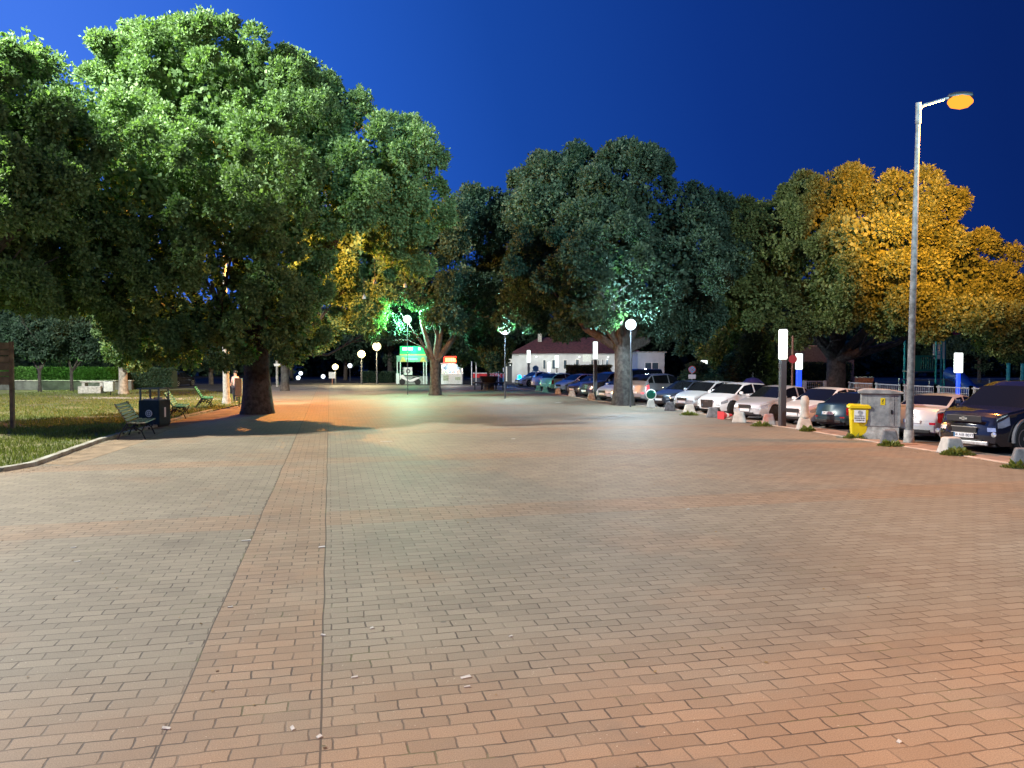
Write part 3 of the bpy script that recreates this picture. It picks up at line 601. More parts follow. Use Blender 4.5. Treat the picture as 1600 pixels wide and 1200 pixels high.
p = W(870, 600, 70); column((p.x, 70, -.02), 2.8, 1.15, 'white topped lamp before the white building, taller of two', .1, .3)
# unseen plaza masts, plus lights added for the oak, centre trees and hedge
light('unseen_light', 'POINT', (-28, 20, 25), (1, .97, .84), 120000, .35)
l_ = light('added_beam', 'SPOT', (-24, 13, 24), (.90, 1.0, .86), 95000, .35, spot_size=R(44), spot_blend=.8); l_.rotation_euler = Vector((9.5, 17, -11)).to_track_quat('-Z', 'Y').to_euler()  # added spot that brightens the big oak, no fixture behind it
light('unseen_light', 'SPOT', (6, -4, 10), (1, .41, .12), 15500, .3, spot_size=R(122), spot_blend=.9)
[light('unseen_light', 'POINT', (W(px_, 600, 57.2).x, 57.2, 2.5), (.75, 1, .55), 230, .2) for px_ in (45, 90, 140)]  # added low lights that brighten the hedge, no lamps stand there
light('unseen_light', 'POINT', (14, 3, 13), (.72, .92, 1.0), 6500, .4)  # added cool fill from the right, no lamp behind it
l_ = light('added_beam', 'SPOT', (14, 3, 13), (.45, .85, 1.0), 42000, .35, spot_size=R(52), spot_blend=.8); l_.rotation_euler = Vector((-12, 38, -2.5)).to_track_quat('-Z', 'Y').to_euler()  # added cool spot that tints and lifts the centre trees
# ------------------------------------------------------------------ benches
def bench(base, rz, lab, slat):
    t = thing('park_bench', lab, 'bench', base, rz, 'slatted benches along the lawn edge'); Lb = 1.85   # long axis y, faces +x
    for i in range(4):
        mb = MB(); mb.box((.02 + i * .125, 0, .50 - .012 * i + (.02 if i == 3 else 0)), (.10, Lb, .035)); mb.build('seat_slat', slat, t, bevel=.006)
    for i in range(6):
        mb = MB(); mb.box((-.06 - i * .052, 0, .58 + i * .083), (.03, Lb, .07), ry=R(-30)); mb.build('back_slat', slat, t, bevel=.006)
    for y in (-Lb / 2 + .12, Lb / 2 - .12):
        mb = MB(); r_ = .022
        mb.tube([(-.30, y, 0), (-.22, y, .2), (-.06, y, .34), (.16, y, .36), (.34, y, .24), (.44, y, 0)], r_, 8)     # arch of the legs
        mb.tube([(-.06, y, .34), (-.02, y, .47), (.22, y, .465), (.44, y, .45)], r_, 8); mb.tube([(-.02, y, .47), (-.10, y, .62), (-.36, y, 1.04)], r_, 8)
        mb.tube([(.34, y, .24), (.44, y, .45)], r_ * .9, 8); mb.tube([(-.22, y, .2), (-.05, y, .47)], r_ * .8, 8)
        for k in range(5):
            a = R(20 + k * 35); mb.lathe([(.01, -.012), (.035, 0), (.01, .012)], 8, (.07 + .22 * math.cos(a), y, .12 + .2 * math.sin(a)), 'y')
        mb.build('leg', M_iron, t, smooth=True)
    return t
bench(at(210, 683), R(16), 'nearest slatted bench with worn brownish slats, left of the black litter bin', M_slat)
bench(at(275, 652.5), R(18), 'green slatted bench half hidden behind the black litter bin', M_green)
bench(at(317, 637), R(20), 'farthest green slatted bench, beside the concrete lamp pole', M_green)
# black litter bin with raised lid
b0 = at(242, 666); t = thing('litter_bin', 'square black litter bin with a round white emblem and open lid frame', 'litter bin', b0, R(-8))
mb = MB(); mb.box((0, 0, .49), (.78, .66, .86)); mb.build('body', M_darkgreen, t, bevel=.02)
for x in (-.34, .34):
    for y in (-.28, .28):
        mb = MB(); mb.box((x, y, 1.1), (.05, .05, .40)); mb.build('lid_post', M_binsage, t)
mb = MB(); mb.box((0, 0, 1.32), (.84, .74, .045)); mb.build('lid', M_binsage, t, bevel=.01)
mb = MB(); mb.box((0, 0, .03), (.7, .58, .06)); mb.build('base', M_black, t)
mb = MB(); mb.lathe([(.001, 0), (.125, 0), (.125, .012), (.001, .012)], 24, (0, -.345, .47), 'y'); e = mb.build('emblem', M_sticker, t, loc=(0, 0, 0))
mb = MB(); mb.lathe([(.07, -.004), (.09, -.004), (.09, .004), (.07, .004)], 20, (0, -.352, .47), 'y', True); mb.box((0, -.352, .47), (.015, .006, .12)); mb.box((0, -.352, .47), (.1, .006, .015)); mb.build('emblem_mark', M_darkwall, e)
mb = MB(); mb.box((.392, .0, .5), (.008, .09, .34)); mb.build('side_label', M_sticker, t)
mb = MB(); rg = random.Random(2)
mb.box((0, 0, .93), (.6, .5, .05)); mb.box((.1, .05, .97), (.25, .2, .08), .6)
mb.build('rubbish', M_concpale, t)
# wooden board on the left
b0 = at(20, 672); t = thing('wooden_board', 'slatted brown wooden board on square posts at the left photo edge', 'notice board', b0, R(6))
for x in (0, -1.75):
    mb = MB(); mb.box((x, 0, 1.46), (.12, .12, 2.92)); mb.build('post', M_wood, t, bevel=.01)
for k, (z, w) in enumerate([(2.78, .2), (2.55, .17), (2.33, .2), (2.08, .2), (1.86, .14), (1.62, .24)]):
    mb = MB(); mb.box((-.88, -.075, z), (1.72, .03, w)); mb.build('plank', M_wood, t, bevel=.005)
for z in (2.68, 2.20, 1.74):
    mb = MB(); mb.box((-.88, -.04, z), (1.6, .03, .05)); mb.build('rail', M_wood, t)
# small bins, person
def small_bin(p, lab, w=.34, h=.85, z=.35, m=None):
    t = thing('litter_bin', lab, 'litter bin', p, R(12)); mb = MB(); mb.box((0, 0, z + h / 2), (w, w * .8, h), taper=1.04); mb.build('bucket', m or M_bingrey, t, bevel=.03)
    mb = MB(); mb.tube([(0, w * .5, 0), (0, w * .5, z + h)], .03, 8); mb.build('post', M_iron, t); mb = MB(); mb.box((0, 0, z + h + .01), (w * 1.04, w * .84, .03)); mb.build('rim', M_galv, t, bevel=.008)
small_bin(at(373, 637), 'pale grey litter bin fixed beside the big oak trunk', .33, .86, .55)
small_bin(at(171, 619), 'small white litter bin on the lawn, left of the pale tree trunk', .55, .62, .3, M_bingrey)
def person(base, rz):
    t = thing('person', 'person in pink top behind the grey bin by the big oak', 'person', base, rz, scale=.98)
    me = bpy.data.meshes.new('body'); J = [(0, 0, .95), (0, 0, 1.15), (0, 0, 1.38), (0, 0, 1.50), (0, .01, 1.62), (.19, 0, 1.40), (.26, .02, 1.13), (.22, .16, .93), (-.19, 0, 1.40), (-.26, .02, 1.13), (-.2, .18, 1.0), (.10, 0, .88), (.11, .02, .48), (.11, -.02, .06), (.11, .12, .03), (-.10, 0, .88), (-.12, .03, .48), (-.12, -.02, .06), (-.12, .12, .03), (0, .01, 1.73)]
    E = [(0, 1), (1, 2), (2, 3), (3, 4), (4, 19), (2, 5), (5, 6), (6, 7), (2, 8), (8, 9), (9, 10), (0, 11), (11, 12), (12, 13), (13, 14), (0, 15), (15, 16), (16, 17), (17, 18)]
    Rd = [.15, .14, .16, .06, .10, .06, .045, .032, .06, .045, .032, .09, .062, .045, .035, .09, .062, .045, .035, .07]
    def sk(name, idx, m, grow=0., parent=t):
        mp = {j: i for i, j in enumerate(idx)}; me = bpy.data.meshes.new(name); me.from_pydata([J[j] for j in idx], [(mp[a], mp[b]) for a, b in E if a in mp and b in mp], [])
        me.materials.append(m); o = bpy.data.objects.new(name, me); COL.objects.link(o); o.parent = parent
        s = o.modifiers.new('skin', 'SKIN'); o.modifiers.new('sub', 'SUBSURF').levels = 2; o.modifiers[-1].render_levels = 2; s.use_smooth_shade = True
        for i, j in enumerate(idx): o.data.skin_vertices[0].data[i].radius = (Rd[j] + grow, (Rd[j] + grow) * .8); o.data.skin_vertices[0].data[i].use_root = i == 0
        return o
    sk('body', list(range(20)), M_skin); sk('shirt', [0, 1, 2, 5, 6, 8, 9], M_shirt, .014); sk('trousers', [0, 11, 12, 13, 15, 16, 17], M_trouser, .016)
    mb = MB(); mb.lathe([(.01, -.02), (.085, 0), (.115, .07), (.10, .14), (.01, .18)], 14, (0, -.015, 1.62)); mb.build('hair', M_hair, t, smooth=True)
person(at(368, 629), R(150))
# ------------------------------------------------------------------ yellow bin
b0 = at(1341, 684); t = thing('wheeled_bin', 'bright yellow wheeled bin with white label in front of the concrete cabinet', 'bin', b0, R(-17))
mb = MB(); w0, w1, h_ = .40, .50, .86
mb.add([(-w0 / 2, -.2, .04), (w0 / 2, -.2, .04), (w0 / 2, .2, .04), (-w0 / 2, .2, .04), (-w1 / 2, -.27, h_), (w1 / 2, -.27, h_), (w1 / 2, .27, h_), (-w1 / 2, .27, h_)], [(3, 2, 1, 0), (4, 5, 6, 7), (0, 1, 5, 4), (1, 2, 6, 5), (2, 3, 7, 6), (3, 0, 4, 7)]); bd = mb.build('body', M_yellow, t, bevel=.025)
mb = MB(); mb.box((0, -.245, .70), (.44, .06, .30), rx=R(-3)); mb.build('label_panel', M_yellow, bd, bevel=.01)
mb = MB(); mb.xprism([(-.30, .88), (.30, .88), (.30, .95), (.24, 1.0), (-.24, 1.0), (-.30, .95)], -.30, .30); mb.build('lid', M_yellow, t, bevel=.02)
mb = MB(); mb.tube([(-.2, .33, .92), (.2, .33, .92)], .018, 8); mb.box((-.2, .31, .92), (.03, .08, .04)); mb.box((.2, .31, .92), (.03, .08, .04)); mb.build('handle', M_yellow, t)
for x in (-.22, .22):
    mb = MB(); mb.lathe([(.02, -.025), (.1, -.025), (.1, .025), (.02, .025)], 16, (x, .22, .1), 'x'); mb.build('wheel', M_rubber, t, smooth=True)
mb = MB(); mb.box((0, -.281, .66), (.31, .008, .36), rx=R(-3)); lb = mb.build('label', M_sticker, t)
mb = MB(); mb.lathe([(.001, -.003), (.055, -.003), (.055, .003), (.001, .003)], 20, (0, -.291, .775), 'y'); mb.box((0, -.290, .70), (.05, .006, .05), ry=R(45)); mb.build('crest', M_galv, lb)
for k, (z, w, hh) in enumerate([(.665, .28, .022), (.605, .29, .036), (.545, .23, .03)]):
    mb = MB(); rg = random.Random(k); x = -w / 2
    while x < w / 2 - .01:
        ww = rg.uniform(.010, .02); mb.box((x + ww / 2, -.2895 + (.66 - z) * -.05, z), (ww, .006, hh * rg.uniform(.7, 1))); x += ww + .006 + (.014 if rg.random() < .12 else 0)
    mb.build('lettering', M_ink, lb)
# ------------------------------------------------------------------ concrete cabinet
b0 = at(1378, 686.5); t = thing('utility_cabinet', 'tall grey stained concrete cabinet with sloping lid beside the yellow bin', 'utility cabinet', b0 + Vector((.1, .35, 0)), R(-22))
mb = MB(); mb.box((0, 0, .18), (.98, .62, .40)); mb.build('plinth', M_conc, t, bevel=.015)
mb = MB(); mb.box((0, 0, .85), (1.04, .66, .96)); mb.build('body', M_cab, t, bevel=.012)
mb = MB(); mb.xprism([(-.60, 1.33), (.60, 1.33), (.60, 1.38), (.18, 1.45), (-.42, 1.46), (-.60, 1.40)], -.40, .40); mb.build('lid', M_cab, t, bevel=.01)
mb = MB(); mb.box((.05, -.335, 1.10), (.12, .008, .20)); mk = mb.build('warning_plate', M_yellow, t)
mb = MB(); mb.box((.05, -.341, 1.13), (.03, .005, .08), ry=R(20)); mb.box((.05, -.341, 1.06), (.06, .005, .02)); mb.build('warning_mark', M_ink, mk)
mb = MB(); mb.box((-.35, -.333, .85), (.008, .006, .9)); mb.box((.35, -.333, .85), (.008, .006, .9)); mb.build('door_seam', M_concdark, t)
mb = MB(); mb.box((.28, -.338, .8), (.03, .02, .12)); mb.build('handle', M_iron, t)
# ------------------------------------------------------------------ concrete blocks on the edge
def block(px, py, s, m, lab, rz=0, hgt=.40):
    t = thing('concrete_block', lab, 'barrier block', at(px, py), R(rz), 'concrete blocks along the plaza edge')
    b = MB(); w = s * .88; b.add([(-w / 2, -w * .42, 0), (w / 2, -w * .42, 0), (w / 2, w * .42, 0), (-w / 2, w * .42, 0), (-w * .31, -w * .27, hgt), (w * .31, -w * .27, hgt), (w * .31, w * .27, hgt), (-w * .31, w * .27, hgt)], [(3, 2, 1, 0), (4, 5, 6, 7), (0, 1, 5, 4), (1, 2, 6, 5), (2, 3, 7, 6), (3, 0, 4, 7)])
    b.build('block', m, t, bevel=.035); 
    b = MB(); b.box((0, 0, .0), (w * 1.02, w * .86, .02)); b.build('foot', M_concdark, t); return t
BL = [(1600, 729, .60, M_concdark, 'dark concrete block cut by the right photo edge'), (1486, 708, .60, M_concpale, 'pale concrete block with weeds before the black car'), (1390, 694, .56, M_concdark, 'dark grey concrete block at the foot of the cabinet'),
      (1257, 671, .56, M_concpale, 'pale concrete block carrying a white bollard, near the yellow bin'), (1201, 664, .56, M_concred, 'worn reddish concrete block beside the nearest square post'), (1155, 660, .60, M_concpale, 'pale concrete block in front of the silver sedan'),
      (1114, 652, .58, M_concdark, 'dark grey concrete block in front of the white hatchback'), (1077, 646.5, .58, M_concpale, 'pale concrete block between two dark ones'), (1047, 641.5, .54, M_concdark, 'dark concrete block in front of the dark sedan'),
      (1017, 637, .50, M_concpale, 'white concrete block carrying a green round mirror'), (924, 624.5, .56, M_conc, 'grey concrete block at the foot of the middle light column'), (894, 619.5, .56, M_conc, 'grey concrete block in front of the dark saloon'),
      (872, 616, .52, M_conc, 'small grey concrete block before the far silver car'), (852, 612.5, .5, M_conc, 'small grey concrete block behind the far green white car'), (841, 610.5, .5, M_conc, 'small grey concrete block, farthest of the row')]
for q in BL: block(*q, rz=random.Random(q[0]).uniform(-25, 10))
b0 = at(1257, 671); t = thing('bollard', 'white waisted bollard standing on a pale concrete block', 'bollard', b0 + Vector((0, 0, .40)), 0)
mb = MB(); mb.lathe([(.16, 0), (.165, .04), (.13, .10), (.12, .35), (.14, .48), (.135, .58), (.12, .66), (.09, .71), (.02, .73)], 14); mb.build('shaft', M_concpale, t, smooth=True)
b0 = at(1017, 637); t = thing('round_mirror', 'green tinted round mirror on the white block by the oak', 'traffic mirror', b0 + Vector((0, 0, .40)), R(-15))
mb = MB(); mb.lathe([(.22, 0), (.26, .02), (.26, .05), (.22, .06)], 20, (0, .02, .24), 'y', True); mb.build('frame', M_white, t, smooth=True)
mb = MB(); mb.lathe([(.01, -.05), (.14, -.035), (.22, 0), (.01, .01)], 20, (0, .02, .24), 'y'); mb.build('glass', mat('green_mirror', (.02, .16, .11), .08, metal=.6), t, smooth=True)
# weeds
def weed(px, py, w, n, seed, lab):
    rg = np.random.default_rng(seed); a = rg.uniform(0, 6.28, n); r = w * rg.random(n) ** .6; B = np.column_stack([np.cos(a) * r, np.sin(a) * r * .6, np.zeros(n)]); D = unit(np.column_stack([np.cos(a) * .6, np.sin(a) * .6, rg.uniform(.4, 1.3, n)]))
    l = .22 * rg.uniform(.4, 1.1, (n, 1)) * (1.2 - r[:, None] / w); s = unit(np.cross(D, rg.normal(size=D.shape))) * l * .22
    o = quads_mesh('weeds', np.stack([B, B + D * l * .5 + s, B + D * l, B + D * l * .5 - s], 1).reshape(-1, 3), M_grass, None); o.location = at(px, py); tag(o, lab, 'weeds', 'weeds growing along the plaza edge')
weed(1496, 711, .42, 700, 1, 'bushy green weeds at the pale block before the black car'); weed(1262, 674, .26, 320, 2, 'small weeds at the foot of the block with the bollard')
weed(1392, 697, .36, 260, 3, 'low weeds at the dark block by the cabinet'); weed(1190, 666, .4, 200, 4, 'dry weeds at the worn reddish block'); weed(1077, 649, .4, 260, 5, 'low weeds at the pale block between two dark ones'); weed(1594, 731, .4, 320, 6, 'weeds at the block cut by the right edge')
weed(1335, 685, .35, 200, 7, 'thin weeds at the foot of the yellow bin')
t = thing('road_cone', 'knocked over red white cone between dark and pale blocks', 'traffic cone', at(1134, 655), R(30))
mb = MB(); mb.lathe([(.17, -.25), (.15, -.22), (.12, -.05)], 14, (.0, 0, .15), 'x'); mb.lathe([(.085, .1), (.05, .3), (.02, .34)], 14, (0, 0, .15), 'x'); mb.build('cone', M_signred, t, smooth=True)
mb = MB(); mb.lathe([(.122, -.05), (.087, .1)], 14, (0, 0, .15), 'x'); mb.build('white_band', M_white, t, smooth=True)
mb = MB(); mb.box((-.26, 0, .16), (.03, .34, .3)); mb.build('base', M_signred, t)
def leaf_litter():
    rg = np.random.default_rng(9); P = []
    for pts, n, sp in ((kl[:10], 900, .35), (kr[:8], 700, .3)):
        for i in range(n):
            j = rg.integers(0, len(pts) - 1); p = pts[j].lerp(pts[j + 1], float(rg.random())); off = abs(rg.normal(0, sp)) * (1 if pts is not kl[:10] else 1)
            P.append((p.x + (off if pts[0].x < 0 else -off) + .12 * (1 if pts[0].x < 0 else -1), p.y - off * .3, .006))
    for i in range(260): P.append((rg.uniform(-9, 9), rg.uniform(4, 24), .006))
    P = np.array(P); n = len(P); a = rg.uniform(0, 6.28, n); s = rg.uniform(.015, .04, (n, 1)); D = np.column_stack([np.cos(a), np.sin(a), rg.uniform(0, .35, n)]) * s; S_ = np.column_stack([-np.sin(a), np.cos(a), rg.uniform(0, .2, n)]) * s * .45
    tag(quads_mesh('leaf_litter', np.stack([P, P + D * .5 + S_, P + D, P + D * .5 - S_], 1).reshape(-1, 3), leafmat('dry_leaf', (.07, .045, .02), (.30, .20, .09), .1)), 'small dry leaves and crumbs lying along the paving edges', 'fallen leaves', None, 'stuff')
leaf_litter()
# ------------------------------------------------------------------ cars
def interp(P, x):
    P = sorted(P)
    if x <= P[0][0]: return P[0][1]
    for (a, b), (c, d) in zip(P, P[1:]):
        if x <= c: return b + (d - b) * (x - a) / (c - a)
    return P[-1][1]
def car(label, group_pos, heading, paintm, L=4.3, Wd=1.75, prof=None, belt=None, cowl=1.05, rf=.45, rr=-1.0, rg_=-1.75, wb=2.6, wr=.32, s=.92, nose_in=True, plate=None, rimm=None, grille=True, lights='front', cat='car', name='parked_car', arch=None, detail=1, lampm=None, tailm=None, hatch=False, gmat=None, winx=None):
    fx, rx_ = L / 2, -L / 2
    hd = Vector((math.cos(R(heading)), math.sin(R(heading)), 0)); ctr = group_pos - hd * (L / 2 * s) * (1 if nose_in else -1)
    t = thing(name, label, cat, (ctr.x, ctr.y, -.012), R(heading), 'cars parked along the plaza edge', s)
    kn = sorted(set([fx, fx - .05, fx - .14, cowl, rf, rr, rg_, rx_ + .14, rx_ + .05, rx_] + [p[0] for p in prof]), reverse=True); st = []
    for a, b in zip(kn, kn[1:]):
        n = max(1, int((a - b) / .085 + .5)); st += [a + (b - a) * k / n for k in range(n)]
    st.append(kn[-1]); zs = [.20, .30, .40, .50, .60, .70]
    Vt = []; nr = 13
    def dfm(x, y, z):
        tt = abs(x) / (L / 2); e = max(0, (tt - .78) / .22); sg = 1 if x > 0 else -1
        return (x - sg * e * (.24 * abs(y / (Wd / 2)) ** 2.4 + .07 * max(0, (z - .52) / .3)), y, z)
    for x in st:
        tt = abs(x) / (L / 2); w = Wd / 2 * (1 - .17 * tt ** 7 - .06 * tt ** 3); top = interp(prof, x); bl = min(interp(belt, x), top - .035)
        zb = .20 + (.08 if tt > .97 else 0); row = []
        zz = [zb + (bl - zb) * (z - .2) / (.78 - .2) for z in zs] + [bl - .03]
        for i, z in enumerate(zz):
            u = (z - zb) / (bl - zb); row.append((w * (.95 + .05 * math.sin(math.pi * min(1, u * .95 + .08))), z))
        gh = top - bl; wt = w - .05 - .34 * max(0, gh - .05)
        row.append((w - .025, bl + .005)); row.append((w - .055, bl + .022)); row.append((max(.3, wt), top - .055 * min(1, gh / .3) - .004)); row.append((max(.26, wt - .07), top - .012)); row.append((max(.2, wt * .55), top + .008)); row.append((0, top + .014))
        Vt.append([(x, y, z) for y, z in row])
    wx = [wb / 2, -wb / 2]; ra = wr + .055
    for r_ in Vt:
        for i in range(8):
            x, y, z = r_[i]
            for c in wx:
                d = math.hypot(x - c, z - wr)
                if d < ra and d > ra * .62: r_[i] = (c + (x - c) / d * ra, y, max(.18, wr + (z - wr) / d * ra))
    body = MB(); parts = {}
    def P(n): return parts.setdefault(n, MB())
    gap = .045
    wxs = winx or [(rf + .45 if rf + .45 < cowl else cowl - .1, -.0 + .02), (-.05, rr - .1)]
    for i in range(len(st) - 1):
        a, b = Vt[i], Vt[i + 1]; xm = (a[0][0] + b[0][0]) / 2; 
        for j in range(nr - 1):
            q = [a[j], a[j + 1], b[j + 1], b[j]]; zm = sum(p[2] for p in q) / 4; dead = False
            if j < 7:
                for c in wx:
                    if math.hypot(xm - c, zm - wr) < ra * .97: dead = True
            if dead: continue
            tgt = 'body'; gh = min(a[9][2] - a[8][2], b[9][2] - b[8][2])
            if j == 8 and gh > .06 and cowl - .12 > xm > rg_ + .12:
                if not (abs(xm - (rf - .62)) < gap or abs(xm - (rr + .02)) < gap * .9 and not hatch): tgt = 'side_window'
            elif j in (10, 11):
                if cowl - .03 > xm > rf: tgt = 'windshield'
                elif rr > xm > rg_ + (.03): tgt = 'rear_window'
            elif j in (4, 5) and xm > fx - .46 and xm < fx - .035: tgt = 'headlight'
            elif j in (3, 4, 5) and xm < rx_ + .34 and xm > rx_ + .03: tgt = 'tail_light'
            elif j < 7 and j > 0 and rf + .30 > xm > rf - .62: tgt = 'door'
            elif j < 7 and j > 0 and rf - .62 > xm > rr + .12 and not hatch: tgt = 'rear_door'
            for sg in (1, -1):
                qq = [dfm(p[0], p[1] * sg, p[2]) for p in q]
                if tgt in ('windshield', 'rear_window'): P(tgt).add(qq, [(0, 1, 2, 3)])
                elif tgt == 'body': body.add(qq, [(0, 1, 2, 3)])
                else: P(tgt + str(sg)).add(qq, [(0, 1, 2, 3)])
    for rowi, sgn in ((0, 1), (-1, -1)):
        rw = Vt[rowi]
        for j in range(nr - 1):
            for k in range(-4, 4):
                a, b = rw[j], rw[j + 1]; f0, f1 = k / 4, (k + 1) / 4
                q = [dfm(a[0], a[1] * f0, a[2]), dfm(b[0], b[1] * f0, b[2]), dfm(b[0], b[1] * f1, b[2]), dfm(a[0], a[1] * f1, a[2])]
                tg_ = body
                if j in (4, 5) and k in (-4, 3): tg_ = P(('headlight' if sgn > 0 else 'tail_light') + ('1' if k > 0 else '-1'))
                tg_.add(q, [(0, 1, 2, 3)])
    def fin(mbx, nm, m):
        me = bpy.data.meshes.new(nm); me.from_pydata(mbx.v, [], mbx.f); import bmesh
        bm = bmesh.new(); bm.from_mesh(me); bmesh.ops.remove_doubles(bm, verts=bm.verts, dist=.0015); bmesh.ops.recalc_face_normals(bm, faces=bm.faces); bm.to_mesh(me); bm.free()
        me.polygons.foreach_set('use_smooth', [True] * len(me.polygons)); me.update()
        try: me.set_sharp_from_angle(angle=R(38))
        except Exception: pass
        me.materials.append(m); o = bpy.data.objects.new(nm, me); COL.objects.link(o); o.parent = t; return o
    bo = fin(body, 'body', paintm)
    G = gmat or M_glass
    for k_, m_ in parts.items():
        base_n = k_.rstrip('-1'); mm = G if 'window' in k_ or 'windshield' in k_ else (lampm or M_lens) if 'headlight' in k_ else (tailm or M_tail) if 'tail' in k_ else paintm
        d = fin(m_, base_n, mm)
        if 'door' in k_:
            sg = -1 if k_.endswith('-1') else 1; xs = (rf - .52) if base_n == 'door' else rr + .28; zc = interp(belt, xs) - .12
            h = MB(); h.box((xs, sg * (Wd / 2 + .008), zc), (.16, .03, .025)); h.build('handle', paintm, d, bevel=.008)
            sm = MB(); x1 = rf - .62; 
            yy = Wd / 2 * .985; sm.tube([(x1, sg * yy * .975, .26), (x1, sg * (yy + .012), .5), (x1, sg * (yy + .002), zc + .09)], .006, 4); sm.build('seam', M_black, d)
    ub = MB(); ub.box((0, 0, .36), (L * .93, Wd - .50, .36)); ub.build('underbody', M_black, t)
    for c in wx:
        for sg in (-1, 1):
            wl = MB(); y = sg * (Wd / 2 - .115)
            wl.lathe([(wr * .62, -.10), (wr * .93, -.105), (wr, -.07), (wr, .07), (wr * .93, .105), (wr * .62, .10)], 28, (c, y, wr), 'y'); w_ = wl.build('wheel', M_rubber, t, smooth=True)
            rm = MB(); rr_ = wr * .64; yo = y + sg * .085
            rm.lathe([(rr_ * .90, -.02), (rr_, -.02), (rr_, .02), (rr_ * .90, .02)], 28, (c, yo, wr), 'y', True); rm.lathe([(.005, -.02), (.055, -.02), (.05, .02), (.005, .025)], 12, (c, yo, wr), 'y')
            for k in range(6):
                a = k * math.pi / 3 + .3; rm.box((c + math.cos(a) * rr_ * .52, yo, wr + math.sin(a) * rr_ * .52), (rr_ * .92, .025, .06), ry=-a)
            rm.build('rim', rimm or M_rim, w_)
            dk = MB(); dk.lathe([(.005, -.01), (rr_, -.01), (rr_, .01), (.005, .01)], 20, (c, y + sg * .03, wr), 'y'); dk.build('brake_disc', M_iron, w_)
            if arch:
                ar = MB(); ar.tube([(c + math.cos(R(a)) * (ra + .03), sg * (Wd / 2 - .005), wr + math.sin(R(a)) * (ra + .03)) for a in range(-10, 191, 12)], .045, 6); ar.build('wheel_arch', arch, t, smooth=True)
    for sg in (-1, 1):
        mr = MB(); mr.box((cowl - .22, sg * (Wd / 2 + .07), interp(belt, cowl - .2) + .10), (.10, .20, .13), taper=.9); mr.build('mirror', paintm, t, bevel=.035)
    if grille:
        g = MB(); g.box((fx + .004, 0, .58), (.03, .62, .14)); go = g.build('grille', M_black, t, bevel=.01)
        g = MB(); g.box((fx + .012, 0, .58 + .075), (.03, .66, .015)); g.box((fx + .012, 0, .58 - .075), (.03, .66, .015)); g.build('grille_trim', M_chrome, go)
        g = MB(); g.box((fx + .002, 0, .30), (.03, .9, .10)); g.build('air_intake', M_black, t, bevel=.01)
    def plt(x, txt, z):
        g = MB(); g.box((x, 0, z), (.012, .50, .11)); po = g.build('number_plate', M_plate, t)
        sgn = 1 if x > 0 else -1
        M_ = Matrix.Translation((x + sgn * .009, 0, z)) @ Matrix.Rotation(R(90) * sgn, 4, 'Z') @ Matrix.Rotation(R(90), 4, 'X')
        if txt: text('plate_text', txt, .10, M_ink, po, M_, .001)
        g = MB(); g.box((x + sgn * .002, -.235 * sgn, z), (.012, .03, .108)); g.build('plate_band', M_signblue, po)
    plt(fx + .022, plate if nose_in else None, .44); plt(rx_ - .012, plate if not nose_in else None, .62)
    g = MB(); g.box((rx_ - .004, 0, .32), (.03, 1.1, .10)); g.build('rear_bumper_insert', M_black, t, bevel=.01)
    return t
def sedan(z=0): return dict(L=4.45, prof=[(2.225, .56), (2.16, .68), (2.0, .74), (1.05, .93), (.30, 1.36), (-.15, 1.42), (-.85, 1.37), (-1.55, 1.06), (-2.05, 1.02), (-2.19, .95), (-2.225, .66)], belt=[(2.225, .62), (1.8, .70), (1.05, .87), (-1.5, .97), (-2.225, .90)], cowl=1.05, rf=.30, rr=-.85, rg_=-1.55, wb=2.65)
def hatchb(): return dict(L=4.1, prof=[(2.05, .56), (1.98, .68), (1.8, .76), (1.0, .96), (.30, 1.38), (-.2, 1.45), (-1.2, 1.40), (-1.75, 1.12), (-1.98, .98), (-2.05, .62)], belt=[(2.05, .62), (1.6, .74), (1.0, .90), (-1.5, 1.0), (-2.05, .90)], cowl=1.0, rf=.30, rr=-1.2, rg_=-1.85, wb=2.5, hatch=True)
def suvb(): return dict(L=4.6, Wd=1.86, prof=[(2.3, .72), (2.26, .92), (2.1, 1.0), (1.10, 1.14), (.50, 1.60), (0, 1.70), (-1.5, 1.66), (-2.05, 1.30), (-2.24, 1.05), (-2.3, .70)], belt=[(2.3, .80), (1.9, .96), (1.1, 1.08), (-1.8, 1.16), (-2.3, 1.0)], cowl=1.10, rf=.50, rr=-1.5, rg_=-2.05, wb=2.72, wr=.375)
def boxy(): return dict(L=4.3, Wd=1.68, prof=[(2.15, .60), (2.12, .74), (2.0, .80), (1.0, .90), (.45, 1.32), (-.1, 1.38), (-.85, 1.34), (-1.38, .98), (-2.05, .96), (-2.12, .92), (-2.15, .56)], belt=[(2.15, .66), (1.8, .76), (1.0, .86), (-1.5, .90), (-2.15, .86)], cowl=1.0, rf=.45, rr=-.85, rg_=-1.38, wb=2.5, wr=.30)
def vanb(): return dict(L=5.0, Wd=1.9, prof=[(2.5, .70), (2.45, .90), (2.3, 1.0), (1.55, 1.2), (.75, 1.86), (.2, 1.92), (-2.2, 1.90), (-2.42, 1.3), (-2.5, .7)], belt=[(2.5, .80), (1.6, 1.08), (-2.3, 1.15), (-2.5, 1.0)], cowl=1.55, rf=.75, rr=-2.2, rg_=-2.42, wb=3.1, wr=.35)
PT_black = paint('black_paint', (.012, .012, .016), .1, .2); PT_silver = paint('silver_paint', (.50, .50, .51), .25, .35); PT_teal = paint('dark_teal_paint', (.018, .045, .06), .2, .3)
PT_white = paint('car_white_paint', (.72, .73, .75), .0, .3); PT_grey = paint('grey_paint', (.22, .22, .235), .3, .35); PT_blue = paint('dark_blue_paint', (.035, .04, .055), .15, .3); PT_brown = paint('dark_brown_paint', (.05, .035, .04), .4, .3)
M_clad = mat('grey_cladding', (.13, .13, .14), .7, noise=.1)
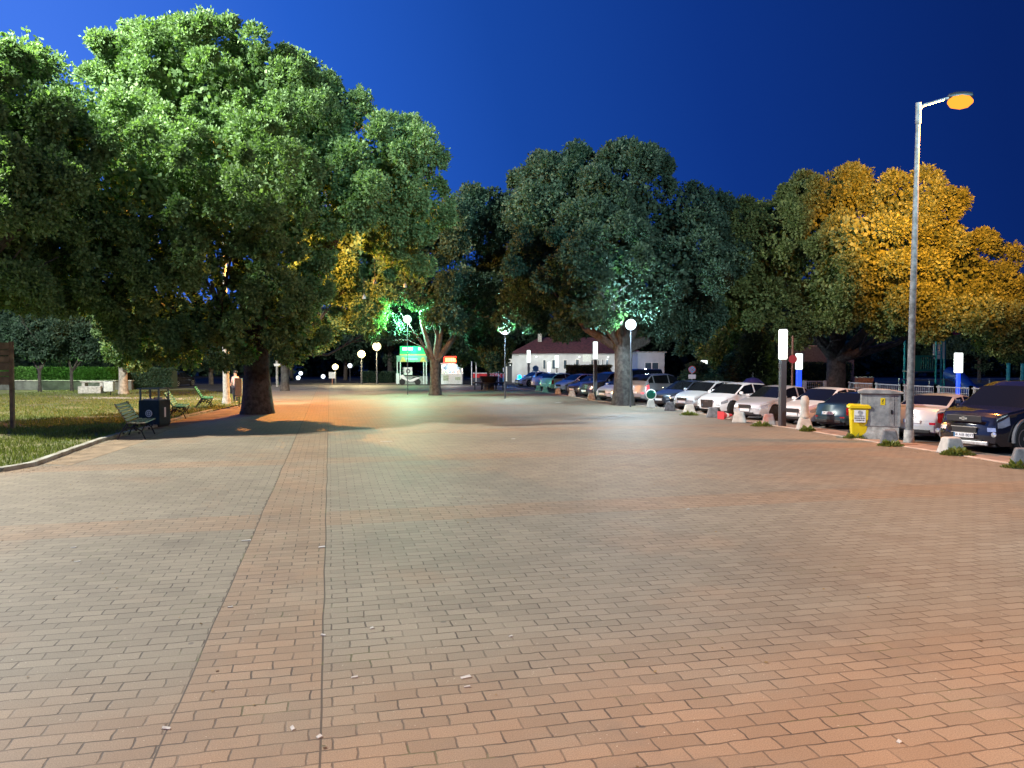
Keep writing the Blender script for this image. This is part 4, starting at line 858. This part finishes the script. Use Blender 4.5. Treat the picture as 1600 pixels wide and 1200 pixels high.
c = car('black SUV with number plate and orange lit bonnet, cut by the right edge', at(1506, 706), 207, PT_black, plate='34 AIB 8077', arch=M_clad, s=1.0, **{**suvb(), 'prof': [(2.3, .72), (2.27, .90), (2.12, 1.0), (1.7, 1.07), (1.20, 1.13), (.50, 1.64), (.1, 1.75), (-.6, 1.77), (-1.5, 1.72), (-2.05, 1.34), (-2.24, 1.05), (-2.3, .70)], 'cowl': 1.2})
g = MB(); g.box((2.33, 0, .86), (.02, .9, .16)); g.build('upper_grille', M_black, c, bevel=.02); g = MB(); g.box((2.345, 0, .86), (.02, .20, .045)); g.box((2.345, 0, .86), (.02, .07, .08)); g.build('emblem', M_chrome, c)
g = MB(); g.box((2.31, 0, .27), (.06, 1.2, .10)); g.build('skid_plate', M_galv, c, bevel=.02)
for sg in (-1, 1): g = MB(); g.lathe([(.01, 0), (.06, 0), (.06, .03), (.01, .04)], 14, (2.26, sg * .72, .50), 'x'); g.build('fog_light', M_lens, c)
c = car('silver sedan with triangular red tail lights, parked behind the tall street lamp', at(1424, 688), 38, PT_silver, nose_in=False, **sedan())
g = MB(); g.lathe([(.045, -.01), (.045, .01), (.03, .01), (.03, -.01)], 18, (-2.245, 0, .80), 'x', True); g.build('emblem', M_chrome, c)
car('dark teal boxy old saloon with its boot towards the plaza, behind the yellow bin', at(1293, 670), 32, PT_teal, nose_in=False, plate='34 UT 42', s=.88, **boxy())
car('white coupe behind the nearest square light column', at(1237, 664), 213, PT_white, plate=None, **{**sedan(), 'L': 4.45})
car('silver sedan between the white hatchback and white coupe', at(1163, 656), 214, PT_silver, rimm=M_rimdark, **sedan())
c = car('white hatchback with large dark grille, behind the dark concrete block', at(1104, 647.5), 214, PT_white, rimm=M_rimdark, grille=False, **hatchb())
g = MB(); g.xprism([(-.36, .70), (.36, .70), (.30, .32), (-.30, .32)], -.02, .02)
o = g.build('grille', M_black, c); o.rotation_euler = (0, 0, R(90)); o.location = (2.06, 0, 0)
for sg in (-1, 1): g = MB(); g.box((2.045, sg * .62, .33), (.03, .30, .10)); g.build('air_intake', M_black, c, bevel=.01)
g = MB()
for k in range(4): g.lathe([(.035, -.008), (.035, .008), (.026, .008), (.026, -.008)], 14, (2.075, -.075 + k * .05, .62), 'x', True)
g.build('emblem', M_chrome, o if False else c)
car('white grey hatchback with black lower bumper, left of the white one with large grille', at(1065, 641), 214, PT_silver, rimm=M_rimdark, **hatchb())
car('dark grey blue sedan between the grey crossover and white hatchback', at(1029, 636.5), 214, PT_blue, rimm=M_rimdark, **sedan())
car('grey crossover with red glowing tail, right of the broad oak trunk', at(990, 629), 38, PT_grey, nose_in=False, rimm=M_rimdark, tailm=M_tailon, **{**suvb(), 'wr': .36})  # glowing tail lens stands in for red light reflected from nearby
car('silver hatchback half hidden by the broad oak trunk', at(940, 626), 214, PT_silver, **hatchb())
car('dark tall van standing behind the broad oak trunk', at(948, 621.5), 214, PT_black, cat='van', name='parked_van', **vanb())
car('dark brown car right of the middle light column', at(912, 620.5), 214, PT_brown, **{**suvb()})
car('dark blue sedan left of the middle light column', at(893, 617.5), 214, PT_blue, **sedan())
car('silver car third from the far end of the row', at(872, 613.5), 214, PT_silver, **hatchb())
car('pale green white car second from the far end of the row', at(850, 610.5), 40, paint('pale_green_paint', (.45, .55, .48), .2), nose_in=False, **hatchb())
car('white sedan with red tail light, farthest of the row', at(836, 608), 40, PT_white, nose_in=False, **sedan())
c = car('white police car with glowing blue beacon beside the far light column', at(808, 603.5), 210, PT_white, **sedan())
g = MB(); g.box((0.1, .0, 1.47), (.25, 1.0, .08)); g.build('beacon_bar', M_darkwall, c); g = MB(); g.box((1.6, -.6, .93), (.3, .3, .3)); g.build('beacon', M_bluebeacon, c, bevel=.1); light('beacon_light', 'POINT', (1.9, -.8, 1.1), (.05, .3, 1), 60, .1, c)
# dark car with red tail lights beyond the lawn
c = car('dark car with two small red tail lights beyond the lawn', W(262, 600, 66) * Vector((1, 1, 0)) + Vector((3.0, 0, 0)), 8, PT_black, nose_in=True, tailm=M_tailon, **sedan())
c.rotation_euler.z = R(84); c.location.x = W(277, 600, 68).x; c.location.y = 68
# ------------------------------------------------------------------ far stalls
def S(px, Y=74): return W(px, 600, Y).x
Y0 = 74; PXM = F / Y0
def zat(py, Y=74): return W(800, py, Y).z
t = thing('food_stall', 'food stall with bright green lit sign and picture panel, left of the centre oak', 'food stall', (S(643), Y0, 0)); x0, x1 = S(620) - S(643), S(667) - S(643)
for x in (x0 + .05, x0 + .35, x1 - .3, x1 - .05):
    mb = MB(); mb.box((x, 0, zat(565) / 2), (.08, .08, zat(565))); mb.build('post', M_stallwhite, t)
mb = MB(); mb.box(((x0 + x1) / 2, .9, (zat(556) + zat(565)) / 2), (x1 - x0, 1.9, zat(556) - zat(566))); aw = mb.build('fascia', mat('fascia_grey_green', (.20, .32, .28), .5), t)
for cx in (.22, .88):
    mb = MB(); X = x0 + (x1 - x0) * cx; mb.add([(X - .3, -.07, zat(565.3)), (X + .3, -.07, zat(565.3)), (X + .08, -.07, zat(558)), (X - .12, -.07, zat(558))], [(0, 1, 2, 3)]); mb.build('food_picture', M_orangepic, aw)
mb = MB(); rg = random.Random(8)
for k in range(16): mb.box(((x0 + x1) / 2 + .05 + (k - 8) * .075, -.06, zat(561) + .0), (.045, .02, rg.uniform(.10, .2)))
mb.build('lettering', M_white, aw)
mb = MB(); mb.box((.12, .35, (zat(541) + zat(553)) / 2), (x1 - x0 - .4, .3, zat(541) - zat(553.5))); sg_ = mb.build('sign_box', M_greensign, t)
mb = MB(); mb.box((.12, .1, zat(554.5)), (x1 - x0 - .4, .2, .16)); mb.build('sign_border', M_orangepic, t)
mb = MB()
for k in range(7): mb.box((-.82 + k * .145, .18, zat(545)), (.10, .03, .27))
mb.box((.75, .18, zat(545)), (.22, .03, .22)); mb.build('lit_letters', M_greenhot, sg_)
mb = MB(); mb.box((x0 + .95, .7, zat(580)), (.9, .04, .75)); pn = mb.build('panel', M_stallwhite, t); mb = MB(); mb.lathe([(.12, -.01), (.22, -.01), (.22, .01), (.12, .01)], 16, (x0 + 1.0, .66, zat(580)), 'y', True); mb.build('panel_mark', M_darkwall, pn)
mb = MB(); mb.box((.1, 1.0, zat(590) / 2), (x1 - x0 - .2, .6, zat(586))); mb.build('counter', M_cab, t)
mb = MB(); mb.box((x0 + .1, -.1, .55), (.3, .05, 1.0)); mb.build('menu_board', M_stallwhite, t)
light('stall_light', 'POINT', (.1, -.7, zat(547)), (.03, 1, .35), 300, .3, t)
t = thing('food_stall', 'small white food stall with orange red lit sign, right of the centre oak trunk', 'food stall', (S(706), Y0, 0)); hw = (S(724) - S(691)) / 2
mb = MB(); mb.box((0, .3, zat(583.5) / 2), (hw * 2, 1.1, zat(583.5))); ct = mb.build('counter', M_stallwhite, t, bevel=.02)
mb = MB(); mb.box((-.55, -.262, .6), (.5, .02, .5)); mb.box((.6, -.262, .55), (.5, .02, .3)); mb.build('counter_print', mat('faded_print', (.45, .55, .40), .6, noise=.3), ct)
for x in (-hw + .05, hw - .05):
    for y in (-.2, .8): mb = MB(); mb.box((x, y, zat(568) / 2), (.07, .07, zat(568))); mb.build('post', M_white, t)
mb = MB(); mb.box((0, .3, zat(568)), (hw * 2 + .3, 1.3, .1)); mb.build('roof', M_white, t)
mb = MB(); mb.box((.1, -.25, zat(562.5)), (1.75, .18, zat(557) - zat(568.5))); so = mb.build('sign_box', M_redsign, t); mb = MB()
for k in range(7): mb.box((-.50 + k * .17, -.36, zat(562.3)), (.12, .02, .34))
mb.build('lit_letters', M_redhot, so)
for k, x in enumerate((-.75, -.25, .35, .8)): mb = MB(); mb.lathe([(.01, -.1), (.09, -.05), (.10, .02), (.03, .1)], 10, (x, .1, zat(571))); mb.build('bulb', M_led, t, smooth=True)
for k, x in enumerate((-.75, -.45, .1, .5, .7)): mb = MB(); mb.lathe([(.12, 0), (.15, .15), (.10, .32), (.03, .38)], 10, (x, .1, zat(583.5))); mb.build('jar', M_white, ct, smooth=True)
mb = MB(); mb.box((0, .85, 1.6), (hw * 2 - .2, .04, 1.3)); mb.build('back_panel', M_darkshop, t)
light('stall_light', 'POINT', (0, .25, zat(572)), (.9, 1, .95), 320, .15, t); light('sign_light', 'POINT', (.1, -.7, zat(562)), (1, .12, .05), 60, .15, t)
# scooter
t = thing('scooter', 'white and black motor scooter parked before the green lit stall', 'scooter', (S(646), 71.5, 0), 0)
for x in (-.72, .72):
    mb = MB(); mb.lathe([(.17, -.06), (.27, -.06), (.29, 0), (.27, .06), (.17, .06)], 20, (x, 0, .29), 'y'); w_ = mb.build('wheel', M_rubber, t, smooth=True); mb = MB(); mb.lathe([(.01, -.04), (.17, -.03), (.17, .03), (.01, .04)], 14, (x, 0, .29), 'y'); mb.build('rim', M_rim, w_)
mb = MB(); mb.xprism([(-.95, .75), (-.75, .62), (-.4, .45), (0, .30), (.3, .32), (.75, .55), (1.0, .75), (.6, .72), (.2, .55), (0, .46), (-.35, .60), (-.6, .95), (-.75, .95)], -.14, .14); mb.build('fairing', M_white, t, bevel=.03)
mb = MB(); mb.xprism([(.05, .60), (.3, .74), (.95, .88), (.9, .76), (.3, .60)], -.13, .13); mb.build('seat', M_black, t, bevel=.03)
mb = MB(); mb.tube([(-.6, -.3, 1.08), (-.55, 0, 1.05), (-.6, .3, 1.08)], .02, 6); mb.tube([(-.56, 0, 1.05), (-.72, 0, .3)], .03, 8); mb.build('handlebar', M_black, t)
mb = MB(); mb.box((.2, 0, .38), (.8, .22, .22)); mb.build('engine', M_black, t, bevel=.03)
mb = MB(); mb.box((-.78, 0, .86), (.08, .2, .12)); mb.build('headlight', M_lens, t, bevel=.02)
for y in (-.3, .3): mb = MB(); mb.box((-.56, y, 1.2), (.02, .12, .08)); mb.build('mirror', M_black, t)
# round seat with tree, white posts, red counter
t = thing('round_bench', 'dark round bench built around a small tree, left of the white lamp', 'round bench', at(764, 609), 0)
mb = MB(); mb.lathe([(.55, .52), (1.25, .52), (1.25, .60), (.55, .60)], 28, ring=True); mb.build('seat', M_iron, t, smooth=True)
mb = MB(); mb.lathe([(.55, .60), (.75, 1.05), (.72, 1.05), (.50, .60)], 28, ring=True); mb.build('backrest', M_iron, t, smooth=True)
for k in range(6): a = k * math.pi / 3; mb = MB(); mb.tube([(math.cos(a) * 1.1, math.sin(a) * 1.1, 0), (math.cos(a) * 1.1, math.sin(a) * 1.1, .52)], .04, 8); mb.build('leg', M_iron, t)
mb = MB(); mb.lathe([(.42, 0), (.42, .48)], 20); mb.build('planter', M_concdark, t, smooth=True)
t = thing('counter_stand', 'red fronted counter with white lettering behind the round bench', 'counter', (S(764, 72), 72, 0)); hw = (S(788, 72) - S(739, 72)) / 2
mb = MB(); mb.box((0, 0, zat(592, 72) + .05), (hw * 2, .6, .45)); mb.build('lower_panel', M_darkshop, t)
mb = MB(); mb.box((0, 0, .35), (hw * 1.9, .5, .7)); mb.build('base', M_darkshop, t)
mb = MB(); mb.box((0, -.02, zat(586.5, 72)), (hw * 2, .64, .42)); rp = mb.build('red_panel', M_redtext, t)
text('lettering', 'MATIK', .42, M_white, rp, Mfront(.55, -.35, zat(587.5, 72)), .01)
mb = MB(); mb.box((0, -.02, zat(583, 72)), (hw * 2.05, .7, .06)); mb.build('worktop', M_white, t)
for k, px in enumerate((737, 744, 779, 786.5)):
    t = thing('white_post', ['leftmost thin white post beside the red counter', 'second thin white post from the left at the red counter', 'third thin white post, left of the round white lamp', 'rightmost thin white post below the round white lamp'][k], 'post', (S(px, 71), 71, 0), 0, 'thin white posts by the red counter')
    mb = MB(); mb.tube([(0, 0, 0), (0, 0, zat(566, 71))], .045, 8); mb.build('shaft', M_white, t); mb = MB(); mb.lathe([(.06, 0), (.06, .05), (.01, .09)], 8, (0, 0, zat(566, 71))); mb.build('cap', M_white, t)
# shop front
t = thing('shop_front', 'dark shop front with white frame and small bulbs, behind the police car', 'shop', (S(815, 84), 84, 0)); xa, xb = S(790, 84) - S(815, 84), S(845, 84) - S(815, 84)
mb = MB(); mb.box(((xa + xb) / 2, .5, zat(580, 84)), (xb - xa, .3, zat(561, 84) * 1.02)); mb.v = [(x, y, max(0, z)) for x, y, z in mb.v]; mb.build('wall', M_darkshop, t)
mb = MB(); mb.box(((xa + xb) / 2, .2, zat(564, 84)), (xb - xa, .4, .45)); mb.build('fascia', mat('lit_fascia', (.6, .62, .6), .5), t)
mb = MB(); mb.box((xa * .05, -.03, zat(564, 84)), (1.0, .06, .3)); mb.build('sign', M_darkshop, t)
for x in (xa + .1, xa * .55, xb * .55, xb - .1): mb = MB(); mb.box((x, .25, zat(566, 84) / 2), (.14, .14, zat(566, 84))); mb.build('column', M_white, t)
for k in range(6): mb = MB(); mb.lathe([(.01, -.06), (.07, 0), (.01, .06)], 8, (xa + .5 + k * (xb - xa - .9) / 5, .1, zat(570.5, 84))); mb.build('bulb', M_led, t)
# white building
t = thing('building', 'long low white building with red tiled roof behind the parked cars', 'building', (S(905, 80), 80, 0)); Y1 = 80
def sx(px): return S(px, Y1) - S(905, Y1)
zt, ze = zat(533, Y1), zat(552.5, Y1); xl, xr = sx(800), sx(1003)
mb = MB(); mb.box(((xl + xr) / 2, 4, ze / 2), (xr - xl, 8, ze)); mb.build('wall', M_wall, t)
mb = MB(); mb.add([(xl - .3, -.4, ze + .003), (xr + .3, -.4, ze + .003), (xr + .3, 8.4, ze + .003), (xl - .3, 8.4, ze + .003), (xl + 3, 4, zt + .5), (xr - 3, 4, zt + .5)], [(0, 1, 5, 4), (1, 2, 5), (2, 3, 4, 5), (3, 0, 4), (3, 2, 1, 0)]); rf_ = mb.build('roof', M_roof, t)
for px, w in ((992, .6), (845, .4)): mb = MB(); mb.box((sx(px), 3, zt + .5), (w, w, 1.1)); mb.build('chimney', M_conc, rf_)
def win(px0, px1, py0, py1, m=M_window, frame=M_white, z0=-.03):
    mb = MB(); z1, z2 = zat(py0, Y1), zat(py1, Y1); cx, w = (sx(px0) + sx(px1)) / 2, sx(px1) - sx(px0); mb.box((cx, z0, (z1 + z2) / 2), (w, .06, z1 - z2)); f = mb.build('window', frame, t)
    n = 2 if w > .7 else 1; mb = MB()
    for k in range(n): mb.box((cx - w / 2 + (k + .5) * w / n, z0 - .032, (z1 + z2) / 2), (w / n - .10, .02, z1 - z2 - .10))
    mb.build('pane', m, f)
for a, b_, c_, d_ in [(899, 905, 561, 578), (923, 927, 562, 579), (933, 936, 562, 578), (940, 943, 561, 578), (946, 951, 561, 577), (960, 965, 562, 576), (862, 868, 562, 577), (848, 853, 562, 577), (880, 886, 562, 577)]: win(a, b_, c_, d_)
mb = MB(); mb.box((sx(917), -.08, zat(559.5, Y1)), (.9, .08, .75)); mb.build('wall_sign', M_stallwhite, t)
for px in (838, 870, 905, 950): light('porch_light', 'POINT', (sx(px), -2.4, ze - .5), (1, .98, .85), 60, .15, t)
for px in (838, 870, 905, 950): mb = MB(); mb.lathe([(.01, -.08), (.10, 0), (.01, .08)], 10, (sx(px), -.2, ze - .35)); mb.build('wall_lamp', M_led, t)
t = thing('building', 'pale blue white house end with a wide window, right of the broad oak trunk', 'building', (S(1016, 70), 70, 0)); Y1 = 70
def sx(px): return S(px, 70) - S(1016, 70)
z_ = zat(551.5, 70); mb = MB(); mb.box((sx(1017), 4, z_ / 2), (sx(1038) - sx(996), 8, z_)); mb.build('wall', M_wall, t)
mb = MB(); mb.box((sx(1017), 4, z_ + .06), (sx(1041) - sx(993), 8.4, .12)); mb.build('roof', M_conc, t)
win(1007, 1029, 566, 578)
mb = MB(); mb.box((sx(1032), -2, z_ - .1), (.2, .2, .2)); 
light('yard_light', 'POINT', (sx(1000), -3.2, 2.6), (.7, .85, 1), 170, .15, t)
t = thing('grey_wall', 'long plain grey wall behind the hedge and the blue lit post', 'wall', (W(1255, 600, 66).x, 66, 0)); mb = MB(); mb.box((0, 0, 1.75), (8.6, .25, 3.5)); mb.build('panel', M_darkwall, t); mb = MB(); mb.box((0, 0, 3.54), (8.8, .35, .08)); mb.build('coping', M_conc, t)
# stone wall, white bench-table, lawn things
t = thing('stone_wall', 'low grey stone wall below the bright hedge on the left', 'wall', (W(80, 600, 58.6).x, 58.6, 0)); mb = MB(); w_ = W(190, 600, 58.6).x - W(-60, 600, 58.6).x; mb.box((0, .2, .37), (w_, .35, .72)); mb.build('masonry', M_stonewall, t, bevel=.03)
mb = MB(); mb.box((0, .2, .755), (w_ + .1, .45, .05)); mb.build('coping', M_conc, t)
t = thing('table', 'long white topped stone table on the lawn before the hedge', 'table', at(147, 615), R(4)); mb = MB(); mb.box((0, 0, .82), (1.6, .6, .09)); mb.build('tabletop', M_conc, t, bevel=.02)
for x in (-.6, .6): mb = MB(); mb.box((x, 0, .39), (.2, .5, .77)); mb.build('leg', M_conc, t)
mb = MB(); mb.box((0, -.55, .28), (1.5, .3, .5)); mb.build('seat', M_conc, t, bevel=.03)
# signs
def roundsign(px, py, Y, r, m, lab, top=None, plate=False, pm=M_galv, h=None, mark=True):
    p = W(px, py, Y); t = thing('road_sign', lab, 'road sign', (p.x, Y, -.02)); H = h or p.z + r; mb = MB(); mb.tube([(0, 0, 0), (0, 0, H)], .05, 8); mb.build('pole', pm, t, smooth=True)
    mb = MB(); mb.lathe([(.01, -.02), (r, -.02), (r, .01), (.01, .01)], 24, (0, -.07, p.z), 'y'); d = mb.build('disc', m, t, smooth=False)
    if mark:
        mb = MB(); mb.lathe([(r * .82, -.006), (r, -.006), (r, .006), (r * .82, .006)], 24, (0, -.10, p.z), 'y', True); mb.box((0, -.10, p.z), (r * 1.7, .01, r * .16), ry=R(45)); mb.box((0, -.102, p.z), (r * 1.7, .01, r * .16), ry=R(-45)); mb.build('ring', M_signred, d)
    if plate: mb = MB(); mb.box((0, -.07, p.z - r - .22), (r * 2, .03, .28)); mb.build('plate', M_pinkplate, t)
roundsign(1081, 577, 50, .24, M_signblue, 'round blue red no stopping sign with pale plate below', plate=True)
roundsign(837, 575.5, 66, .26, M_signblue, 'round pale blue sign on a post beside the far light column', mark=False, pm=M_white)
roundsign(1238, 560.5, 40, .22, M_signred, 'small round red sign on a tall rusty pole', mark=False, pm=M_rust, h=W(1238, 524, 40).z)
p = W(519, 586, 74); t = thing('white_box_sign', 'small square white sign under the leftmost warm lamp', 'sign', (p.x, 74, -.02)); mb = MB(); mb.box((0, 0, p.z), (.62, .06, .6)); mb.build('panel', M_white, t); mb = MB(); mb.box((0, .05, p.z / 2), (.1, .05, p.z)); mb.build('post', M_rust, t)
# hanging lantern shades under the leaves
for px, py, Y, lab in [(569, 467, 37, 'white hanging lamp shade under the oak crown, lowest of three'), (586, 443, 39, 'pinkish hanging lamp shade under the oak crown, middle of three'), (633, 449, 41, 'dim hanging lamp shade under the oak crown, rightmost of three')]:
    p = W(px, py, Y); t = thing('hanging_lamp', lab, 'hanging lamp', p, 0, 'hanging lamp shades under the oak'); mb = MB(); mb.lathe([(.10, 0), (.075, .12), (.03, .20), (.02, .24)], 12); mb.build('shade', M_conc, t, smooth=True)
    mb = MB(); mb.tube([(0, 0, .24), (0, 0, 1.0)], .008, 5); mb.build('cord', M_iron, t)
# small pole at 434 px
t = thing('white_post', 'slim pale pole just right of the big oak trunk', 'post', at(433, 604)); mb = MB(); mb.tube([(0, 0, 0), (0, 0, 4.6)], .10, 10); mb.build('shaft', M_conc, t, smooth=True); mb = MB(); mb.box((.05, -.12, 1.9), (.55, .03, .22)); mb.build('small_sign', M_white, t)
# ------------------------------------------------------------------ fences and playground
FP = [(17.9, 41), (18.35, 38.9), (18.5, 36.4), (19.1, 34.6), (19.5, 32.6), (19.85, 30.6), (20.2, 28.6)]
t = thing('metal_fence', 'galvanised panel fence behind the parked cars, before the playground', 'fence', (FP[0][0], FP[0][1], -.012))
o0 = Vector((FP[0][0], FP[0][1], 0))
for i, (x, y) in enumerate(FP):
    for dx in (0, .0): mb = MB(); mb.box((x - o0.x, y - o0.y, .62), (.12, .10, 1.24)); mb.build('post', M_galv, t)
    mb = MB(); mb.box((x - o0.x + .03, y - o0.y - .2, .60), (.06, .06, 1.18)); mb.build('post', M_galv, t)
    if i:
        a = Vector((FP[i - 1][0], FP[i - 1][1], 0)) - o0; b = Vector((x, y, 0)) - o0; mb = MB()
        for z in (.15, 1.12): mb.tube([a + Vector((0, 0, z)), b + Vector((0, 0, z))], .03, 6)
        for z in (.4, .64, .88): mb.tube([a + Vector((0, 0, z)), b + Vector((0, 0, z))], .010, 5)
        n = 16
        for k in range(1, n): q = a.lerp(b, k / n); mb.tube([q + Vector((0, 0, .15)), q + Vector((0, 0, 1.12))], .006, 4)
        mb.build('panel', M_galv, t)
def gate(px0, px1, Y, h, lab):
    a, b = W(px0, 600, Y), W(px1, 600, Y); t = thing('gate', lab, 'gate', (a.x, Y, -.012)); w = b.x - a.x
    for x, wd in ((0, .22), (w, .14)): mb = MB(); mb.box((x, 0, h / 2), (wd, .12, h)); mb.build('post', M_galv, t)
    mb = MB(); mb.tube([(0, 0, h - .05), (w, 0, h - .05)], .03, 6); mb.tube([(0, 0, .15), (w, 0, .15)], .03, 6)
    for k in range(1, 10): mb.tube([(w * k / 10, 0, .15), (w * k / 10, 0, h - .05)], .008, 4)
    for z in (.35, .55, .75, .95): mb.tube([(0, 0, z), (w, 0, z)], .008, 4)
    mb.build('leaf_panel', M_galv, t)
gate(1257, 1289, 46, 1.1, 'galvanised gate left of the wide oak trunk')
t = thing('metal_fence', 'thin second fence rail farther back in the playground', 'fence', (W(1405, 600, 49).x, 49, 0)); w_ = W(1640, 600, 49).x - W(1405, 600, 49).x; mb = MB()
for z in (.2, 1.1): mb.tube([(0, 0, z), (w_, 0, z)], .025, 6)
mb.build('rail', M_galv, t)
for k in range(6): mb = MB(); mb.tube([(w_ * k / 5, 0, 0), (w_ * k / 5, 0, 1.15)], .04, 6); mb.build('post', M_galv, t)
Yp = 50; t = thing('play_tower', 'teal playground tower with green railing, ladder and blue slide', 'playground', (W(1470, 600, Yp).x, Yp, -.02))
def tx(px): return W(px, 600, Yp).x - W(1470, 600, Yp).x
def tz(py): return W(800, py, Yp).z
for px, y in ((1462, 0), (1470, 0), (1494, 1.4), (1430, 1.4)): mb = MB(); mb.tube([(tx(px), y, 0), (tx(px), y, tz(518))], .07, 8); mb.build('post', M_teal, t, smooth=True)
mb = MB()
for k in range(12): z = .4 + k * .33; mb.tube([(tx(1462), 0, z), (tx(1470), 0, z)], .022, 6)
mb.build('ladder_rung', M_teal, t)
mb = MB(); x0, x1 = tx(1429), tx(1462)
mb.box(((x0 + x1) / 2, 0, tz(556)), (x1 - x0, .06, .10)); mb.box(((x0 + x1) / 2, 0, tz(578)), (x1 - x0, .06, .12)); mb.box((x0 + .17, 0, tz(567)), (.36, .05, .85))
for k in range(7): mb.box((x0 + .42 + k * .15, 0, tz(567)), (.06, .05, .9))
mb.build('railing', M_playgreen, t)
mb = MB(); mb.box((tx(1462), .8, tz(580)), (tx(1496) - tx(1429), 1.6, .1)); mb.build('deck', M_binsage, t)
mb = MB(); mb.box((tx(1482), 1.2, tz(547)), (tx(1490) - tx(1472), .05, 1.1)); mb.build('panel', M_white, t)
mb = MB(); mb.add([(tx(1466), 0, tz(522)), (tx(1500), 0, tz(522)), (tx(1500), 1.6, tz(522)), (tx(1466), 1.6, tz(522)), (tx(1483), .8, tz(502))], [(0, 1, 4), (1, 2, 4), (2, 3, 4), (3, 0, 4), (3, 2, 1, 0)]); mb.build('roof', M_red, t)
mb = MB(); mb.tube([(tx(1478), -.2, tz(582)), (tx(1484), -.9, tz(588)), (tx(1490), -1.8, .5), (tx(1492), -2.4, .2)], .42, 12, cap=False); mb.build('slide', M_playblue, t, smooth=True)
for px, top, lab in [(1575, 569, 'thick teal playground post, left of two at the right edge'), (1597, 570, 'thick teal playground post, right of two at the right edge')]:
    p = W(px, 600, 40); t = thing('play_post', lab, 'post', (p.x, 40, -.02), 0, 'teal playground posts'); mb = MB(); mb.tube([(0, 0, 0), (0, 0, W(800, top, 40).z)], .09, 10); mb.build('shaft', M_teal, t, smooth=True); mb = MB(); mb.lathe([(.10, 0), (.09, .06), (.01, .1)], 10, (0, 0, W(800, top, 40).z)); mb.build('cap', M_teal, t)
t = thing('brick_pier', 'small orange brick pier behind the fence, right of the oak trunk', 'brick pier', (W(1350, 600, 47).x, 47, -.02)); mb = MB(); mb.box((0, 0, .62), (.95, .5, 1.24)); mb.build('masonry', M_brick, t, bevel=.01); mb = MB(); mb.box((0, 0, 1.27), (1.0, .55, .06)); mb.build('cap', M_conc, t)
t = thing('umbrella', 'dark folded purple canopy behind the white hatchback', 'canopy', (W(1176, 600, 46).x, 46, -.02)); mb = MB(); mb.lathe([(.7, .75), (.66, .95), (.35, 1.22), (.04, 1.3)], 12); mb.build('canvas', M_purplecloth, t); mb = MB(); mb.tube([(0, 0, 0), (0, 0, 1.6)], .04, 6); mb.build('pole', M_iron, t)
# ------------------------------------------------------------------ litter on the paving
rg = random.Random(5)
LT = [(728, 1059, .075, .035, 20, 'largest flat white scrap of paper near the bottom centre'), (730, 1074, .045, .012, 5, 'short white stub just below the largest scrap'), (554, 1059, .05, .018, 10, 'pale stub right of the red paving strip, near the bottom'), (505, 993, .016, .045, 70, 'white cigarette end lying on the long dark joint'), (457, 1139, .02, .05, 30, 'white cigarette end at the bottom of the red strip'), (499, 1152, .03, .03, 40, 'small crumpled white scrap at the bottom of the joint'), (260, 1139, .02, .06, 80, 'pale yellow stub at the bottom left joint'), (581, 982, .03, .03, 10, 'small curled scrap right of the long joint'), (360, 949, .05, .015, 3, 'thin white stub in the red strip'), (115, 856, .07, .02, 3, 'thin white stub on the left grey paving'), (121, 878, .07, .02, 5, 'lower of two thin white stubs at the left'), (798, 995, .03, .02, 5, 'tiny white scrap at the centre of the plaza'), (1405, 1160, .025, .025, 30, 'pale yellow chip near the bottom right'), (604, 690, .35, .10, 0, 'bright bluish puddle like scrap on the middle plaza'), (802, 686, .12, .10, 0, 'small bright scrap under the white lamp'), (872, 629, .3, .2, 0, 'white scrap lying far off by the parked cars'), (1075, 796, .05, .04, 0, 'small pale chip on the right plaza'), (385, 845, .12, .03, 5, 'white and dark scrap near the left joint'), (503, 855, .08, .05, 10, 'small white scrap lying in the long joint')]
for px, py, a, b, an, lab in LT:
    mb = MB(); z = .006; mb.add([(-a / 2, -b / 2, .001), (a / 2, -b / 2 * .8, .001), (a / 2 * .85, b / 2, .004), (-a / 2, b / 2 * .9, .001), (-a / 2, -b / 2, z), (a / 2, -b / 2 * .8, z + .004), (a / 2 * .85, b / 2, z + .008), (-a / 2, b / 2 * .9, z)], [(3, 2, 1, 0), (4, 5, 6, 7), (0, 1, 5, 4), (1, 2, 6, 5), (2, 3, 7, 6), (3, 0, 4, 7)])
    o = mb.build('paper_scrap', M_concpale, None); o.location = at(px, py); o.rotation_euler.z = R(an); tag(o, lab, 'litter', 'scraps of litter on the plaza')
